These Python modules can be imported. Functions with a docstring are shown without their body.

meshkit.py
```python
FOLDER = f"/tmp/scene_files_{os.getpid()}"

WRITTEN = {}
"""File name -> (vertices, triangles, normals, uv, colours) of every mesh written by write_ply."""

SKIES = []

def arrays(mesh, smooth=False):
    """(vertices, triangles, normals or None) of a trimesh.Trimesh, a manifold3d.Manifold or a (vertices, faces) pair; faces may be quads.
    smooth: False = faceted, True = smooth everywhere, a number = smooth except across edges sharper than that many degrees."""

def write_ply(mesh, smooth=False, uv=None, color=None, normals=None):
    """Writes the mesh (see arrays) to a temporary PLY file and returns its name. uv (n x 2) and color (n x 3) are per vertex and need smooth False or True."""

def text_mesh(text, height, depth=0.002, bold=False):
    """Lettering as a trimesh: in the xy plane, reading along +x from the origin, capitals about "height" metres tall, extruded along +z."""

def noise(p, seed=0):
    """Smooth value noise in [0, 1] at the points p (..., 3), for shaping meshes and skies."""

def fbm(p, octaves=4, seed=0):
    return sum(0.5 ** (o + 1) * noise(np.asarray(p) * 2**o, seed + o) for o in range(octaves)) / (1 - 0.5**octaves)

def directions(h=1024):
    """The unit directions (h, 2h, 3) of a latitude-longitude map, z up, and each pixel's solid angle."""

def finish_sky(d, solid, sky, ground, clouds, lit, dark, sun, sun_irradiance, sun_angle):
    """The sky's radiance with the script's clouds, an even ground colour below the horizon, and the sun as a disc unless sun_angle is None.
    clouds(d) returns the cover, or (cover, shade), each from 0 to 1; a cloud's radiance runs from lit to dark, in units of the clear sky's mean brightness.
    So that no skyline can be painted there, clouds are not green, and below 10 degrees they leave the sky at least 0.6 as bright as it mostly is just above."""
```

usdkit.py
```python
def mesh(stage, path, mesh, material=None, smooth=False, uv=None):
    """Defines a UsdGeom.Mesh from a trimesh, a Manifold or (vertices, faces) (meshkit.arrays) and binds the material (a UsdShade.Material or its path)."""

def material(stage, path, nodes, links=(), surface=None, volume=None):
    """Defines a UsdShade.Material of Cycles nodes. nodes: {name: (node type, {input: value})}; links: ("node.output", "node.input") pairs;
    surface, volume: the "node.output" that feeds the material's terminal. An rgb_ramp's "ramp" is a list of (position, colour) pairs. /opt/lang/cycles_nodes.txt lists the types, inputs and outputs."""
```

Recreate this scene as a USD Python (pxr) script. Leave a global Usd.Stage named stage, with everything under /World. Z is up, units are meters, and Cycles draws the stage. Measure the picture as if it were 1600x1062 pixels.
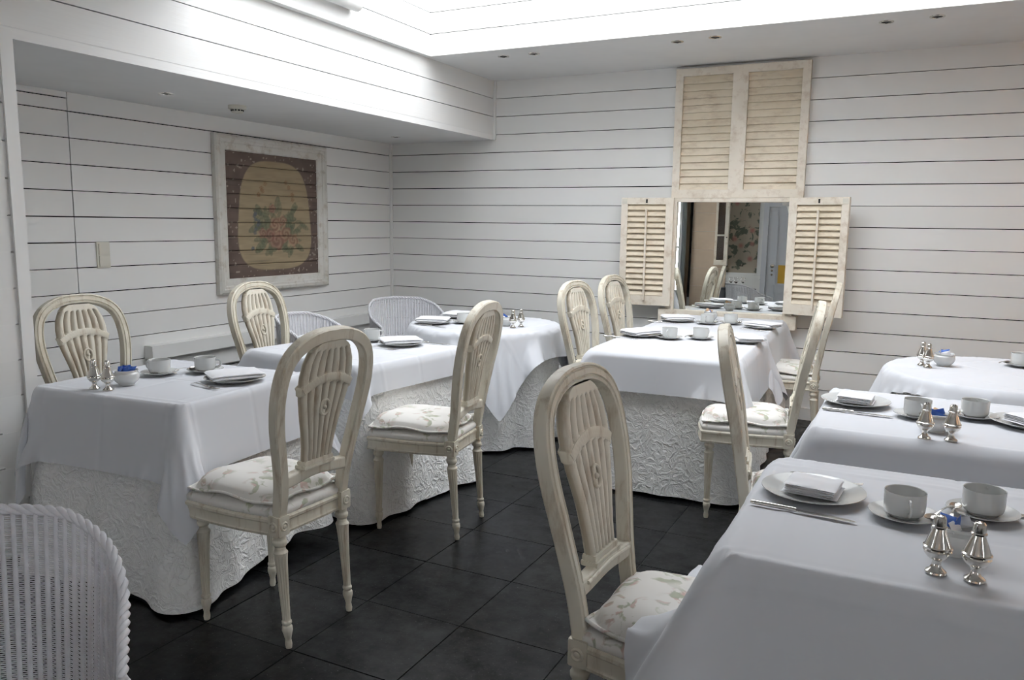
import math, random
import numpy as np, trimesh, usdkit, meshkit
from pxr import Usd, UsdGeom, UsdLux, UsdShade, Sdf, Gf, Vt

# ------------------------------------------------------------------ camera, light, exposure
stage = Usd.Stage.CreateInMemory()
UsdGeom.SetStageUpAxis(stage, UsdGeom.Tokens.z)
UsdGeom.SetStageMetersPerUnit(stage, 1.0)
UsdGeom.Xform.Define(stage, '/World')
UsdGeom.Scope.Define(stage, '/World/Looks')
rng = np.random.default_rng(7)
random.seed(7)

EXPOSURE = -0.80
SKY = (0.955, 0.985, 1.03)
SKY_STRENGTH = 3.4
YAW, PITCH, ROLL = -0.465468953, -0.144051847, 0.0133438794
FOCAL_PX = 1249.368
CAM_H = 1.40
f_ = np.array([math.sin(YAW) * math.cos(PITCH), math.cos(YAW) * math.cos(PITCH), math.sin(PITCH)])
r_ = np.array([math.cos(YAW), -math.sin(YAW), 0.0])
u_ = np.cross(r_, f_)
R_ = r_ * math.cos(ROLL) + u_ * math.sin(ROLL)
U_ = -r_ * math.sin(ROLL) + u_ * math.cos(ROLL)
cam = UsdGeom.Camera.Define(stage, '/World/Camera')
cam.AddTransformOp().Set(Gf.Matrix4d(*R_, 0, *U_, 0, *(-f_), 0, 0, 0, CAM_H, 1))
cam.CreateHorizontalApertureAttr(36.0)
cam.CreateVerticalApertureAttr(36.0 * 1062 / 1600)
cam.CreateFocalLengthAttr(FOCAL_PX / 1600 * 36.0)
cam.CreateClippingRangeAttr(Gf.Vec2f(0.05, 100))
cam.CreateExposureAttr(EXPOSURE)

dome = UsdLux.DomeLight.Define(stage, '/World/Sky')
dome.CreateColorAttr(Gf.Vec3f(*SKY))
dome.CreateIntensityAttr(SKY_STRENGTH)

# warm wall lamps of the front room and right wall (their shades are built further down)
WALL_LAMPS = [(2.50, 4.75, 1.30, 60.0), (2.50, 2.2, 1.75, 6.0), (0.9, -2.08, 1.75, 6.0)]
for i_, (x_, y_, z_, p_) in enumerate(WALL_LAMPS):
    l_ = UsdLux.SphereLight.Define(stage, f'/World/LampBulb_{i_:03d}')
    l_.CreateRadiusAttr(0.03)
    l_.CreateColorAttr(Gf.Vec3f(1.0, 0.62, 0.32))
    l_.CreateIntensityAttr(p_ / (math.pi * 4 * math.pi * 0.03 ** 2) )
    l_.CreateNormalizeAttr(False)
    l_.AddTranslateOp().Set(Gf.Vec3d(x_, y_, z_))

# ------------------------------------------------------------------ naming helpers
used = {}


def numbered(parent, name):
    k = (str(parent), name)
    n = used.get(k, 0)
    used[k] = n + 1
    return name if n == 0 else f'{name}_{n:03d}'


def pathof(p):
    return '/World' if p is None else (p if isinstance(p, str) else str(p.GetPath()))


def tag(o, label=None, cat=None, group=None, kind=None):
    for k, v in (('label', label), ('category', cat), ('group', group), ('kind', kind)):
        if v:
            o.SetCustomDataByKey(k, v)
    return o


def place(prim, loc, rz=0.0):
    x = UsdGeom.Xformable(prim)
    x.ClearXformOpOrder()
    x.AddTranslateOp().Set(Gf.Vec3d(*map(float, loc)))
    x.AddRotateZOp().Set(float(rz))


def thing(name, label=None, cat=None, loc=(0, 0, 0), rz=0.0, group=None, kind=None, parent=None):
    pp = pathof(parent)
    o = UsdGeom.Xform.Define(stage, f'{pp}/{numbered(pp, name)}').GetPrim()
    if loc != (0, 0, 0) or rz:
        place(o, loc, rz)
    return tag(o, label, cat, group, kind)


def obj(name, mesh, mat, parent=None, smooth=30, label=None, cat=None, group=None, kind=None, loc=None, rz=0.0, uv=None):
    pp = pathof(parent)
    m = usdkit.mesh(stage, f'{pp}/{numbered(pp, name)}', mesh, mat, smooth=smooth, uv=uv)
    if loc is not None:
        place(m.GetPrim(), loc, rz)
    return tag(m.GetPrim(), label, cat, group, kind)


def dup(src, loc, rz=0.0, label=None, group=None):
    name = src.GetName()
    base = name[:-4] if len(name) > 4 and name[-3:].isdigit() and name[-4] == '_' else name
    p = stage.DefinePrim('/World/' + numbered('/World', base))
    p.GetReferences().AddInternalReference(src.GetPath())
    if src.GetTypeName() == 'Xform':
        p.SetInstanceable(True)
    x = UsdGeom.Xformable(p)
    x.ClearXformOpOrder()
    t = x.GetTranslateOp() or x.AddTranslateOp()
    x.ClearXformOpOrder()
    place(p, loc, rz)
    return tag(p, label, None, group)


class Kind:
    """One kind of thing: the first call builds it, every later call references the first."""

    def __init__(self, build):
        self.build, self.first = build, None

    def __call__(self, loc, rz, label, cat, group=None):
        if self.first is None:
            self.first = self.build()
            place(self.first, loc, rz)
            return tag(self.first, label, cat, group)
        return tag(dup(self.first, loc, rz, label, group), None, cat)


# ------------------------------------------------------------------ mesh helpers
cat_ = trimesh.util.concatenate
_t = trimesh.convex.convex_hull(np.array([[sx * (1 - .1 * (k == 0)), sy * (1 - .1 * (k == 1)), sz * (1 - .1 * (k == 2))]
                                          for sx in (-1, 1) for sy in (-1, 1) for sz in (-1, 1) for k in range(3)]))
_BS = np.sign(_t.vertices)
_BC = (np.abs(_t.vertices) < 0.95).astype(float)
_BF = np.array(_t.faces)


def box(x0, x1, y0, y1, z0, z1, c=0.002):
    h = np.array([x1 - x0, y1 - y0, z1 - z0]) / 2
    c = min(c, h.min() * 0.6)
    v = _BS * (h - c * (_BC)) + np.array([x0 + x1, y0 + y1, z0 + z1]) / 2
    return trimesh.Trimesh(v, _BF, process=False)


def move(m, t=(0, 0, 0), rz=0, ry=0, rx=0):
    m = m.copy()
    for a, ax in ((rx, (1, 0, 0)), (ry, (0, 1, 0)), (rz, (0, 0, 1))):
        if a:
            m.apply_transform(trimesh.transformations.rotation_matrix(math.radians(a), ax))
    m.apply_translation(t)
    return m


def gridfaces(n, m, closed_n=False, closed_m=False):
    i = np.arange(n if closed_n else n - 1)
    j = np.arange(m if closed_m else m - 1)
    I, J = np.meshgrid(i, j, indexing='ij')
    a, b = I * m + J, ((I + 1) % n) * m + J
    c, d = ((I + 1) % n) * m + (J + 1) % m, I * m + (J + 1) % m
    return np.vstack([np.stack([a, b, c], -1).reshape(-1, 3), np.stack([a, c, d], -1).reshape(-1, 3)])


def gridmesh(V, closed_n=False, closed_m=False, flip=False):
    n, m = V.shape[:2]
    f = gridfaces(n, m, closed_n, closed_m)
    return trimesh.Trimesh(V.reshape(-1, 3), f[:, ::-1] if flip else f, process=False)


def lathe(profile, n=32, flute=None):
    p = np.asarray(profile, float)
    a = np.linspace(0, 2 * np.pi, n, endpoint=False)
    r = p[:, 0][:, None] * np.ones((1, n))
    if flute is not None:
        r = r * (1 - flute(p[:, 1])[:, None] * (0.5 - 0.5 * np.cos(a * 12))[None, :])
    V = np.stack([r * np.cos(a), r * np.sin(a), p[:, 1][:, None] * np.ones((1, n))], -1)
    return gridmesh(V, closed_m=True, flip=True)


def sweep(path, sec, ups, closed=False, cap=True):
    P, S = np.asarray(path, float), np.asarray(sec, float)
    T = (np.roll(P, -1, 0) - np.roll(P, 1, 0)) if closed else np.gradient(P, axis=0)
    T /= np.linalg.norm(T, axis=1, keepdims=True) + 1e-12
    U = np.broadcast_to(np.asarray(ups, float), P.shape)
    A = np.cross(U, T)
    A /= np.linalg.norm(A, axis=1, keepdims=True) + 1e-12
    B = np.cross(T, A)
    if S.ndim == 2:
        S = np.broadcast_to(S, (len(P),) + S.shape)
    V = P[:, None] + S[..., 0:1] * A[:, None] + S[..., 1:2] * B[:, None]
    m = gridmesh(V, closed_n=closed, closed_m=True)
    if cap and not closed:
        k = S.shape[1]
        extra = []
        for e, fl in ((0, False), (len(P) - 1, True)):
            c = V[e].mean(0)
            idx = len(P) * k + len(extra)
            extra.append(c)
            ring = e * k + np.arange(k)
            f = np.stack([ring, np.roll(ring, -1), np.full(k, idx)], -1)
            m.faces = np.vstack([m.faces, f[:, ::-1] if fl else f]) if False else m.faces
            m = trimesh.Trimesh(np.vstack([m.vertices, c[None]]), np.vstack([m.faces, f if fl else f[:, ::-1]]), process=False)
    m.fix_normals()
    return m


def circ(r, n=8, ry=None):
    a = np.linspace(0, 2 * np.pi, n, endpoint=False)
    return np.stack([r * np.cos(a), (ry or r) * np.sin(a)], -1)


def rrect(w, h, r, n=3):
    pts = []
    for cx, cy, a0 in ((w / 2 - r, h / 2 - r, 0), (-w / 2 + r, h / 2 - r, 90), (-w / 2 + r, -h / 2 + r, 180), (w / 2 - r, -h / 2 + r, 270)):
        for k in range(n + 1):
            a = math.radians(a0 + 90 * k / n)
            pts.append((cx + r * math.cos(a), cy + r * math.sin(a)))
    return np.array(pts)


def tube(path, r, n=8, up=(0, 0, 1)):
    return sweep(path, circ(r, n), up)


def spline(pts, n):
    from scipy.interpolate import PchipInterpolator, CubicSpline
    p = np.asarray(pts, float)
    d = np.r_[0, np.cumsum(np.linalg.norm(np.diff(p, axis=0), axis=1))]
    return CubicSpline(d, p)(np.linspace(0, d[-1], n))


# ------------------------------------------------------------------ materials
def mat(name, nodes, links, surface='p.BSDF'):
    return usdkit.material(stage, '/World/Looks/' + name, nodes, links, surface=surface)


def plain(name, col, rough=0.5, metallic=0.0, noise=None, amount=0.1, bump=None, bump_d=0.002, **kw):
    N = {'p': ('principled_bsdf', {'base_color': col, 'roughness': rough, 'metallic': metallic, **kw})}
    L = []
    if noise or bump:
        N['tc'] = ('texture_coordinate', {})
    if noise:
        N['n'] = ('noise_texture', {'scale': noise, 'detail': 5.0, 'roughness': 0.6})
        dark = tuple(c * (1 - amount) for c in col)
        lite = tuple(min(1, c * (1 + amount)) for c in col)
        N['r'] = ('rgb_ramp', {'ramp': [(0.3, dark), (0.7, lite)]})
        L += [('tc.object', 'n.vector'), ('n.fac', 'r.fac'), ('r.color', 'p.base_color')]
    if bump:
        N['bn'] = ('noise_texture', {'scale': bump, 'detail': 4.0})
        N['b'] = ('bump', {'strength': 0.4, 'distance': bump_d})
        L += [('tc.object', 'bn.vector'), ('bn.fac', 'b.height'), ('b.normal', 'p.normal')]
    return mat(name, N, L)


M = {}
M['plank'] = mat('plank_paint', {
    'oi': ('object_info', {}), 'r': ('rgb_ramp', {'ramp': [(0, (.775, .775, .755)), (1, (.815, .815, .80))]}),
    'tc': ('texture_coordinate', {}), 'mp': ('mapping', {'scale': (2, 2, 30)}), 'n': ('noise_texture', {'scale': 3, 'detail': 6.0}),
    'b': ('bump', {'strength': .25, 'distance': .002}),
    'p': ('principled_bsdf', {'roughness': .5})},
    [('oi.random', 'r.fac'), ('r.color', 'p.base_color'), ('tc.object', 'mp.vector'), ('mp.vector', 'n.vector'), ('n.fac', 'b.height'), ('b.normal', 'p.normal')])
M['plaster'] = plain('white_plaster', (.77, .77, .76), .7, noise=6, amount=.02)
M['gap'] = plain('dark_backing', (.05, .05, .055), .9)
M['trim'] = plain('white_trim', (.80, .80, .78), .45)
for i, c in enumerate([(.0055, .006, .007), (.0075, .008, .0088), (.010, .0105, .011)]):
    M[f'tile{i}'] = mat(f'bluestone_{i}', {
        'g': ('geometry', {}), 'n': ('noise_texture', {'scale': 9, 'detail': 8.0, 'roughness': .7}),
        'r': ('rgb_ramp', {'ramp': [(.3, tuple(x * .55 for x in c)), (.55, c), (.8, tuple(x * 2.4 for x in c))]}),
        'v': ('noise_texture', {'scale': 95, 'detail': 3.0, 'roughness': .8}), 'vr': ('rgb_ramp', {'ramp': [(.635, (0, 0, 0)), (.72, (.14, .14, .14))]}),
        'm': ('mix', {'mix_type': 'add', 'fac': 1.0}),
        'rr': ('rgb_ramp', {'ramp': [(.3, (.22, .22, .22)), (.75, (.42, .42, .42))]}),
        'b': ('bump', {'strength': .3, 'distance': .002}), 'p': ('principled_bsdf', {'specular_ior_level': .20})},
        [('g.position', 'n.vector'), ('g.position', 'v.vector'), ('n.fac', 'r.fac'), ('v.fac', 'vr.fac'), ('r.color', 'm.color1'), ('vr.color', 'm.color2'),
         ('m.color', 'p.base_color'), ('n.fac', 'rr.fac'), ('rr.color', 'p.roughness'), ('n.fac', 'b.height'), ('b.normal', 'p.normal')])
M['grout'] = plain('grout', (.14, .14, .14), .9)


def worn(name, base, streak, worn_lo=.56, worn_hi=.74, rough=.45, stretch=(14, 14, 2.2)):
    return mat(name, {
        'tc': ('texture_coordinate', {}), 'mp': ('mapping', {'scale': stretch}),
        'n': ('noise_texture', {'scale': 2.2, 'detail': 7.0, 'roughness': .65}), 'n2': ('noise_texture', {'scale': 6, 'detail': 4.0}),
        'r': ('rgb_ramp', {'ramp': [(0, base), (worn_lo, base), (worn_hi, streak)]}),
        'r2': ('rgb_ramp', {'ramp': [(.3, (.90, .89, .86)), (.7, (1, 1, 1))]}), 'm': ('mix', {'mix_type': 'multiply', 'fac': 1.0}),
        'b': ('bump', {'strength': .3, 'distance': .0015}), 'p': ('principled_bsdf', {'roughness': rough})},
        [('tc.object', 'mp.vector'), ('mp.vector', 'n.vector'), ('tc.object', 'n2.vector'), ('n.fac', 'r.fac'), ('n2.fac', 'r2.fac'),
         ('r.color', 'm.color1'), ('r2.color', 'm.color2'), ('m.color', 'p.base_color'), ('n.fac', 'b.height'), ('b.normal', 'p.normal')])


M['chair'] = worn('chair_paint', (.69, .65, .55), (.40, .30, .20), .52, .78)
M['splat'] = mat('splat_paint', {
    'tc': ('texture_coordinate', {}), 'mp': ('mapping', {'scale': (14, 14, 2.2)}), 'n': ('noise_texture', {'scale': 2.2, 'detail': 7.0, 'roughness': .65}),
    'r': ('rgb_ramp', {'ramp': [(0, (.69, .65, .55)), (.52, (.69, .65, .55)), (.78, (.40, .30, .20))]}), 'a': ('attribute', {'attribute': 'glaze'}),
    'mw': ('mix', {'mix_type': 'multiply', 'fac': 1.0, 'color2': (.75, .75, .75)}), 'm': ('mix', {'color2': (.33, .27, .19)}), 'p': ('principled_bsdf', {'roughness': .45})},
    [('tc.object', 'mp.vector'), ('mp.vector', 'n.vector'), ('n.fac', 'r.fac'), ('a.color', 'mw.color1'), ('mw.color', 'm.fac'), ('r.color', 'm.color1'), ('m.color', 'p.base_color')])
M['chair_dark'] = worn('chair_groove_paint', (.44, .385, .29), (.27, .20, .13), .5, .8)
M['shutter'] = worn('shutter_paint', (.82, .755, .655), (.55, .44, .33), .5, .8, .5, (6, 6, 6))
M['louver'] = worn('louver_paint', (.79, .70, .555), (.54, .43, .32), .5, .8, .5, (4, 4, 12))
M['pic_frame'] = worn('picture_frame_paint', (.68, .67, .63), (.42, .36, .28), .52, .8, .5, (7, 7, 7))
M['cream'] = plain('cream_plastic', (.66, .64, .56), .35)
M['porcelain'] = plain('porcelain', (.62, .63, .62), .12, coat_weight=.4, coat_roughness=.04)
M['silver'] = plain('silver', (.74, .72, .68), .13, 1.0)
M['black'] = plain('black_void', (.01, .01, .01), .8)
M['blue_paper'] = plain('blue_paper', (.06, .16, .55), .5)
M['white_paper'] = plain('white_paper', (.8, .8, .82), .5)
M['brown_paper'] = plain('brown_paper', (.45, .30, .18), .6)
M['mirror'] = mat('mirror_glass', {'p': ('principled_bsdf', {'base_color': (.80, .82, .80), 'metallic': 1.0, 'roughness': .0})}, [])
M['glass'] = mat('window_glass', {'f': ('fresnel', {'IOR': 1.45}), 't': ('transparent_bsdf', {}), 'g': ('glossy_bsdf', {'roughness': .0, 'color': (1, 1, 1)}),
                                  'm': ('mix_closure', {})}, [('f.fac', 'm.fac'), ('t.BSDF', 'm.closure1'), ('g.BSDF', 'm.closure2')], surface='m.closure')
M['clear'] = plain('clear_glass', (1, 1, 1), .0, transmission_weight=1.0, ior=1.45)


def fabric(name, col, weave=900, wrinkle=5, strength=.10):
    return mat(name, {
        'tc': ('texture_coordinate', {}), 'n': ('noise_texture', {'scale': weave, 'detail': 2.0}), 'w': ('noise_texture', {'scale': wrinkle, 'detail': 3.0}),
        'ma': ('math', {'math_type': 'multiply_add', 'value2': 12.0}), 'b': ('bump', {'strength': strength, 'distance': .001}),
        'p': ('principled_bsdf', {'base_color': col, 'roughness': .8, 'sheen_weight': .15})},
        [('tc.object', 'n.vector'), ('tc.object', 'w.vector'), ('w.fac', 'ma.value1'), ('n.fac', 'ma.value3'), ('ma.value', 'b.height'), ('b.normal', 'p.normal')])


M['linen'] = fabric('white_linen', (.64, .655, .69))
M['napkin'] = fabric('napkin_linen', (.80, .805, .83), 700, 14)
M['damask'] = mat('embossed_damask', {
    'tc': ('texture_coordinate', {}), 'n': ('noise_texture', {'scale': 8, 'detail': 2.5}),
    'vs': ('vector_math', {'math_type': 'multiply_add', 'vector2': (.26, .26, .26)}),
    'v': ('voronoi_texture', {'scale': 15, 'feature': 'distance_to_edge'}), 'v2': ('voronoi_texture', {'scale': 34, 'feature': 'distance_to_edge'}),
    'r': ('rgb_ramp', {'ramp': [(0, (1, 1, 1)), (.07, (.92, .92, .92)), (.17, (.12, .12, .12)), (.5, (.0, .0, .0))]}),
    'r2': ('rgb_ramp', {'ramp': [(0, (.5, .5, .5)), (.09, (.1, .1, .1)), (.3, (.0, .0, .0))]}), 'm': ('mix', {'mix_type': 'add', 'fac': 1.0}),
    'f': ('noise_texture', {'scale': 300, 'detail': 2.0}), 'm2': ('mix', {'mix_type': 'mix', 'fac': .1}),
    'b': ('bump', {'strength': .6, 'distance': .009}), 'p': ('principled_bsdf', {'base_color': (.88, .885, .87), 'roughness': .85})},
    [('tc.object', 'n.vector'), ('n.color', 'vs.vector1'), ('tc.object', 'vs.vector3'), ('vs.vector', 'v.vector'), ('vs.vector', 'v2.vector'), ('v.distance', 'r.fac'), ('v2.distance', 'r2.fac'),
     ('r.color', 'm.color1'), ('r2.color', 'm.color2'), ('m.color', 'm2.color1'), ('tc.object', 'f.vector'), ('f.color', 'm2.color2'), ('m2.color', 'b.height'), ('b.normal', 'p.normal')])
M['floral'] = mat('floral_upholstery', {
    'tc': ('texture_coordinate', {}), 'n': ('noise_texture', {'scale': 17, 'detail': 4.0, 'distortion': 1.2}), 'n1': ('noise_texture', {'scale': 6.5, 'detail': 1.0}),
    'sprig': ('rgb_ramp', {'ramp': [(.53, (0, 0, 0)), (.60, (1, 1, 1))]}), 'area': ('rgb_ramp', {'ramp': [(.42, (0, 0, 0)), (.54, (1, 1, 1))]}),
    'mask': ('mix', {'mix_type': 'multiply', 'fac': 1.0}), 'mw': ('mix', {'mix_type': 'multiply', 'fac': 1.0, 'color2': (.8, .8, .8)}),
    'n2': ('noise_texture', {'scale': 22, 'detail': 1.0}),
    'hue': ('rgb_ramp', {'ramp': [(.30, (.42, .44, .30)), (.48, (.30, .33, .22)), (.56, (.55, .34, .30)), (.68, (.50, .45, .36))]}),
    'mx': ('mix', {'color1': (.74, .72, .68)}), 'p': ('principled_bsdf', {'roughness': .75})},
    [('tc.object', 'n.vector'), ('tc.object', 'n1.vector'), ('tc.object', 'n2.vector'), ('n.fac', 'sprig.fac'), ('n1.fac', 'area.fac'), ('sprig.color', 'mask.color1'), ('area.color', 'mask.color2'),
     ('mask.color', 'mw.color1'), ('mw.color', 'mx.fac'), ('n2.fac', 'hue.fac'), ('hue.color', 'mx.color2'), ('mx.color', 'p.base_color')])
M['wicker'] = plain('white_wicker', (.71, .71, .74), .55, noise=40, amount=.06)
M['print'] = mat('painted_boards', {'a': ('attribute', {'attribute': 'paint'}), 'p': ('principled_bsdf', {'roughness': .6})}, [('a.color', 'p.base_color')])
M['table_wood'] = worn('table_paint', (.50, .47, .41), (.33, .28, .2), .5, .8)
M['door_grey'] = plain('door_paint', (.62, .64, .68), .4)
M['beige'] = plain('beige_paint', (.58, .46, .35), .6, noise=5, amount=.05)
M['yellow'] = plain('yellow_notice', (.70, .42, .05), .5)
M['dark_cloth'] = plain('dark_cloth', (.06, .065, .08), .8)
M['curtain'] = plain('curtain_grey', (.45, .47, .48), .8)
M['curtain_brown'] = plain('curtain_brown', (.25, .17, .11), .8)
M['brass'] = plain('knob_metal', (.55, .5, .42), .25, 1.0)
M['shade'] = mat('lamp_shade', {'d': ('diffuse_bsdf', {'color': (.75, .6, .42)}), 't': ('translucent_bsdf', {'color': (.8, .62, .4)}), 'm': ('mix_closure', {'fac': .6})},
                 [('d.BSDF', 'm.closure1'), ('t.BSDF', 'm.closure2')], surface='m.closure')
M['wallpaper'] = mat('rose_wallpaper', {
    'g': ('geometry', {}), 'n': ('noise_texture', {'scale': 7, 'detail': 3.0, 'distortion': .8}), 'v': ('voronoi_texture', {'scale': 5.5}),
    'rose': ('rgb_ramp', {'ramp': [(.10, (1, 1, 1)), (.34, (0, 0, 0))]}), 'leaf': ('rgb_ramp', {'ramp': [(.52, (0, 0, 0)), (.58, (1, 1, 1))]}),
    'm1': ('mix', {'color1': (.40, .35, .28), 'color2': (.10, .12, .09)}), 'm2': ('mix', {'color2': (.40, .17, .15)}), 'p': ('principled_bsdf', {'roughness': .7})},
    [('g.position', 'n.vector'), ('g.position', 'v.vector'), ('n.fac', 'leaf.fac'), ('leaf.color', 'm1.fac'), ('m1.color', 'm2.color1'), ('v.distance', 'rose.fac'), ('rose.color', 'm2.fac'), ('m2.color', 'p.base_color')])

# ------------------------------------------------------------------ room shell
XA, XL, YB, XR, YF = -4.334, -3.27, 6.123, 2.6, -2.2     # alcove wall, left wall, back wall, right wall, front wall
ZC, ZS = 2.58, 2.10                                       # ceiling, alcove soffit
PITCHZ, SEAM0, GAP = 0.147, 2.1427, 0.0055
WX0, WX1, WY0, WY1, WZ = -3.22, 0.60, 2.95, 5.05, 3.45     # the skylight well
seams = sorted(SEAM0 + PITCHZ * k for k in range(-15, 12))


def rows(z0, z1):
    zs = [z0] + [s for s in seams if z0 + .012 < s < z1 - .012] + [z1]
    return list(zip(zs[:-1], zs[1:]))


TH = .018


def planks(parent, axis, plane, a0, a1, z0, z1, side, cuts=()):
    """Boards on the plane axis = plane, running along the other axis from a0 to a1; side: where the boards' faces look."""
    for (b0, b1) in rows(z0, z1):
        e = rng.uniform(-.0012, .0012)
        lo = b0 + (GAP / 2 if b0 > z0 else 0) + rng.uniform(-.0008, .0008)
        hi = b1 - (GAP / 2 if b1 < z1 else 0) + rng.uniform(-.0008, .0008)
        p0, p1 = sorted((plane + side * e, plane - side * TH))
        m = box(p0, p1, a0, a1, lo, hi, .0018) if axis == 'x' else box(a0, a1, p0, p1, lo, hi, .0018)
        obj('plank', m, M['plank'], parent, smooth=False)


# floor: bluestone tiles of 40 cm
floor = thing('floor', 'black bluestone tiled floor', 'floor', kind='structure')
obj('screed', box(-4.6, XR + .2, YF - .2, YB + .2, -.08, -.006, .001), M['grout'], floor, smooth=False)
rest = []
xs = [-1.735 + .4 * k for k in range(-8, 12)]
ys = [2.28 + .4 * k for k in range(-12, 11)]
for x in xs:
    for y in ys:
        if x > XR or x + .4 < XA or y > YB or y + .4 < YF:
            continue
        z = rng.uniform(-.0008, .0003)
        m = box(x + .002, x + .398, y + .002, y + .398, -.02, z, .0015)
        if y < .2 or x > .8:
            rest.append(m)
        else:
            obj('tile', m, M[f'tile{rng.integers(3)}'], floor, smooth=False)
tag(obj('tile_field', cat_(rest), M['tile1'], floor, smooth=False), kind='stuff')

wall_back = thing('wall_back', 'white plank wall behind the long table', 'wall', kind='structure')
planks(wall_back, 'y', YB, XA, XR, 0, ZC, -1)
obj('backing_board', box(XA - .1, XR + .1, YB + TH + .001, YB + .12, -.1, ZC + .1, .001), M['gap'], wall_back, smooth=False)
wall_alcove = thing('wall_alcove', 'white plank wall at the back of the left alcove', 'wall', kind='structure')
planks(wall_alcove, 'x', XA, 3.014, YB - .001, 0, ZS, 1)
planks(wall_alcove, 'x', XA, 1.9, 3.010, 2.069, ZS, 1)
obj('backing_board', box(XA - .12, XA - TH - .001, 1.8, YB + .1, -.1, ZC + .1, .001), M['gap'], wall_alcove, smooth=False)
door_1 = thing('door_1', 'flush white plank door in the alcove wall behind the left chair', 'door', kind='structure')
planks(door_1, 'x', XA, 2.15, 3.008, 0.005, 2.063, 1)
planks(wall_alcove, 'x', XA, 1.9, 2.146, 0, 2.066, 1)
wall_left = thing('wall_left', 'white plank wall to the left of the alcove and above its opening', 'wall', kind='structure')
WLY, WLZ = (-1.85, -0.75), (.45, 2.25)        # the window of the left wall, beside and behind the camera
planks(wall_left, 'x', XL, WLY[1], 2.0, 0, ZC, 1)
planks(wall_left, 'x', XL, YF, WLY[0], 0, ZC, 1)
planks(wall_left, 'x', XL, WLY[0] + .001, WLY[1] - .001, 0, WLZ[0], 1)
planks(wall_left, 'x', XL, WLY[0] + .001, WLY[1] - .001, WLZ[1], ZC, 1)
planks(wall_left, 'x', XL, 2.001, YB - .001, ZS, ZC, 1)
for a in ((WLY[1], 1.99, -.1, ZC + .1), (YF - .1, WLY[0], -.1, ZC + .1), (WLY[0], WLY[1], -.1, WLZ[0]), (WLY[0], WLY[1], WLZ[1], ZC + .1)):
    obj('backing_board', box(XL - .12, XL - TH - .001, *a, .001), M['gap'], wall_left, smooth=False)
w3 = thing('window_3', 'large window of the left wall, outside the picture', 'window', kind='structure')
for y0, y1, z0, z1 in ((WLY[0], WLY[0] + .05, *WLZ), (WLY[1] - .05, WLY[1], *WLZ), (-1.325, -1.275, *WLZ), (WLY[0], WLY[1], WLZ[0], WLZ[0] + .05), (WLY[0], WLY[1], WLZ[1] - .05, WLZ[1])):
    obj('window_bar', box(XL - .09, XL - .04, y0, y1, z0, z1, .004), M['trim'], w3, smooth=False)
obj('pane', box(XL - .068, XL - .062, WLY[0] + .03, WLY[1] - .03, WLZ[0] + .03, WLZ[1] - .03, .001), M['glass'], w3, smooth=False)
obj('bulkhead_backing', box(XL - .06, XL - TH - .001, 1.9, YB + .1, ZS + .02, ZC + .1, .001), M['gap'], wall_left, smooth=False)
wall_return = obj('wall_return', box(XA, XL - .001, 1.90, 1.985, 0, ZC, .002), M['trim'], smooth=False, label='white return wall closing the alcove', cat='wall', kind='structure')
obj('ceiling_alcove', box(XA - .1, XL - .001, 1.9, YB + .1, ZS, ZS + .1, .002), M['plaster'], smooth=False, label='low white ceiling of the alcove', cat='ceiling', kind='structure')
ceiling = thing('ceiling', 'white plaster ceiling around the skylight', 'ceiling', kind='structure')
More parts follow.
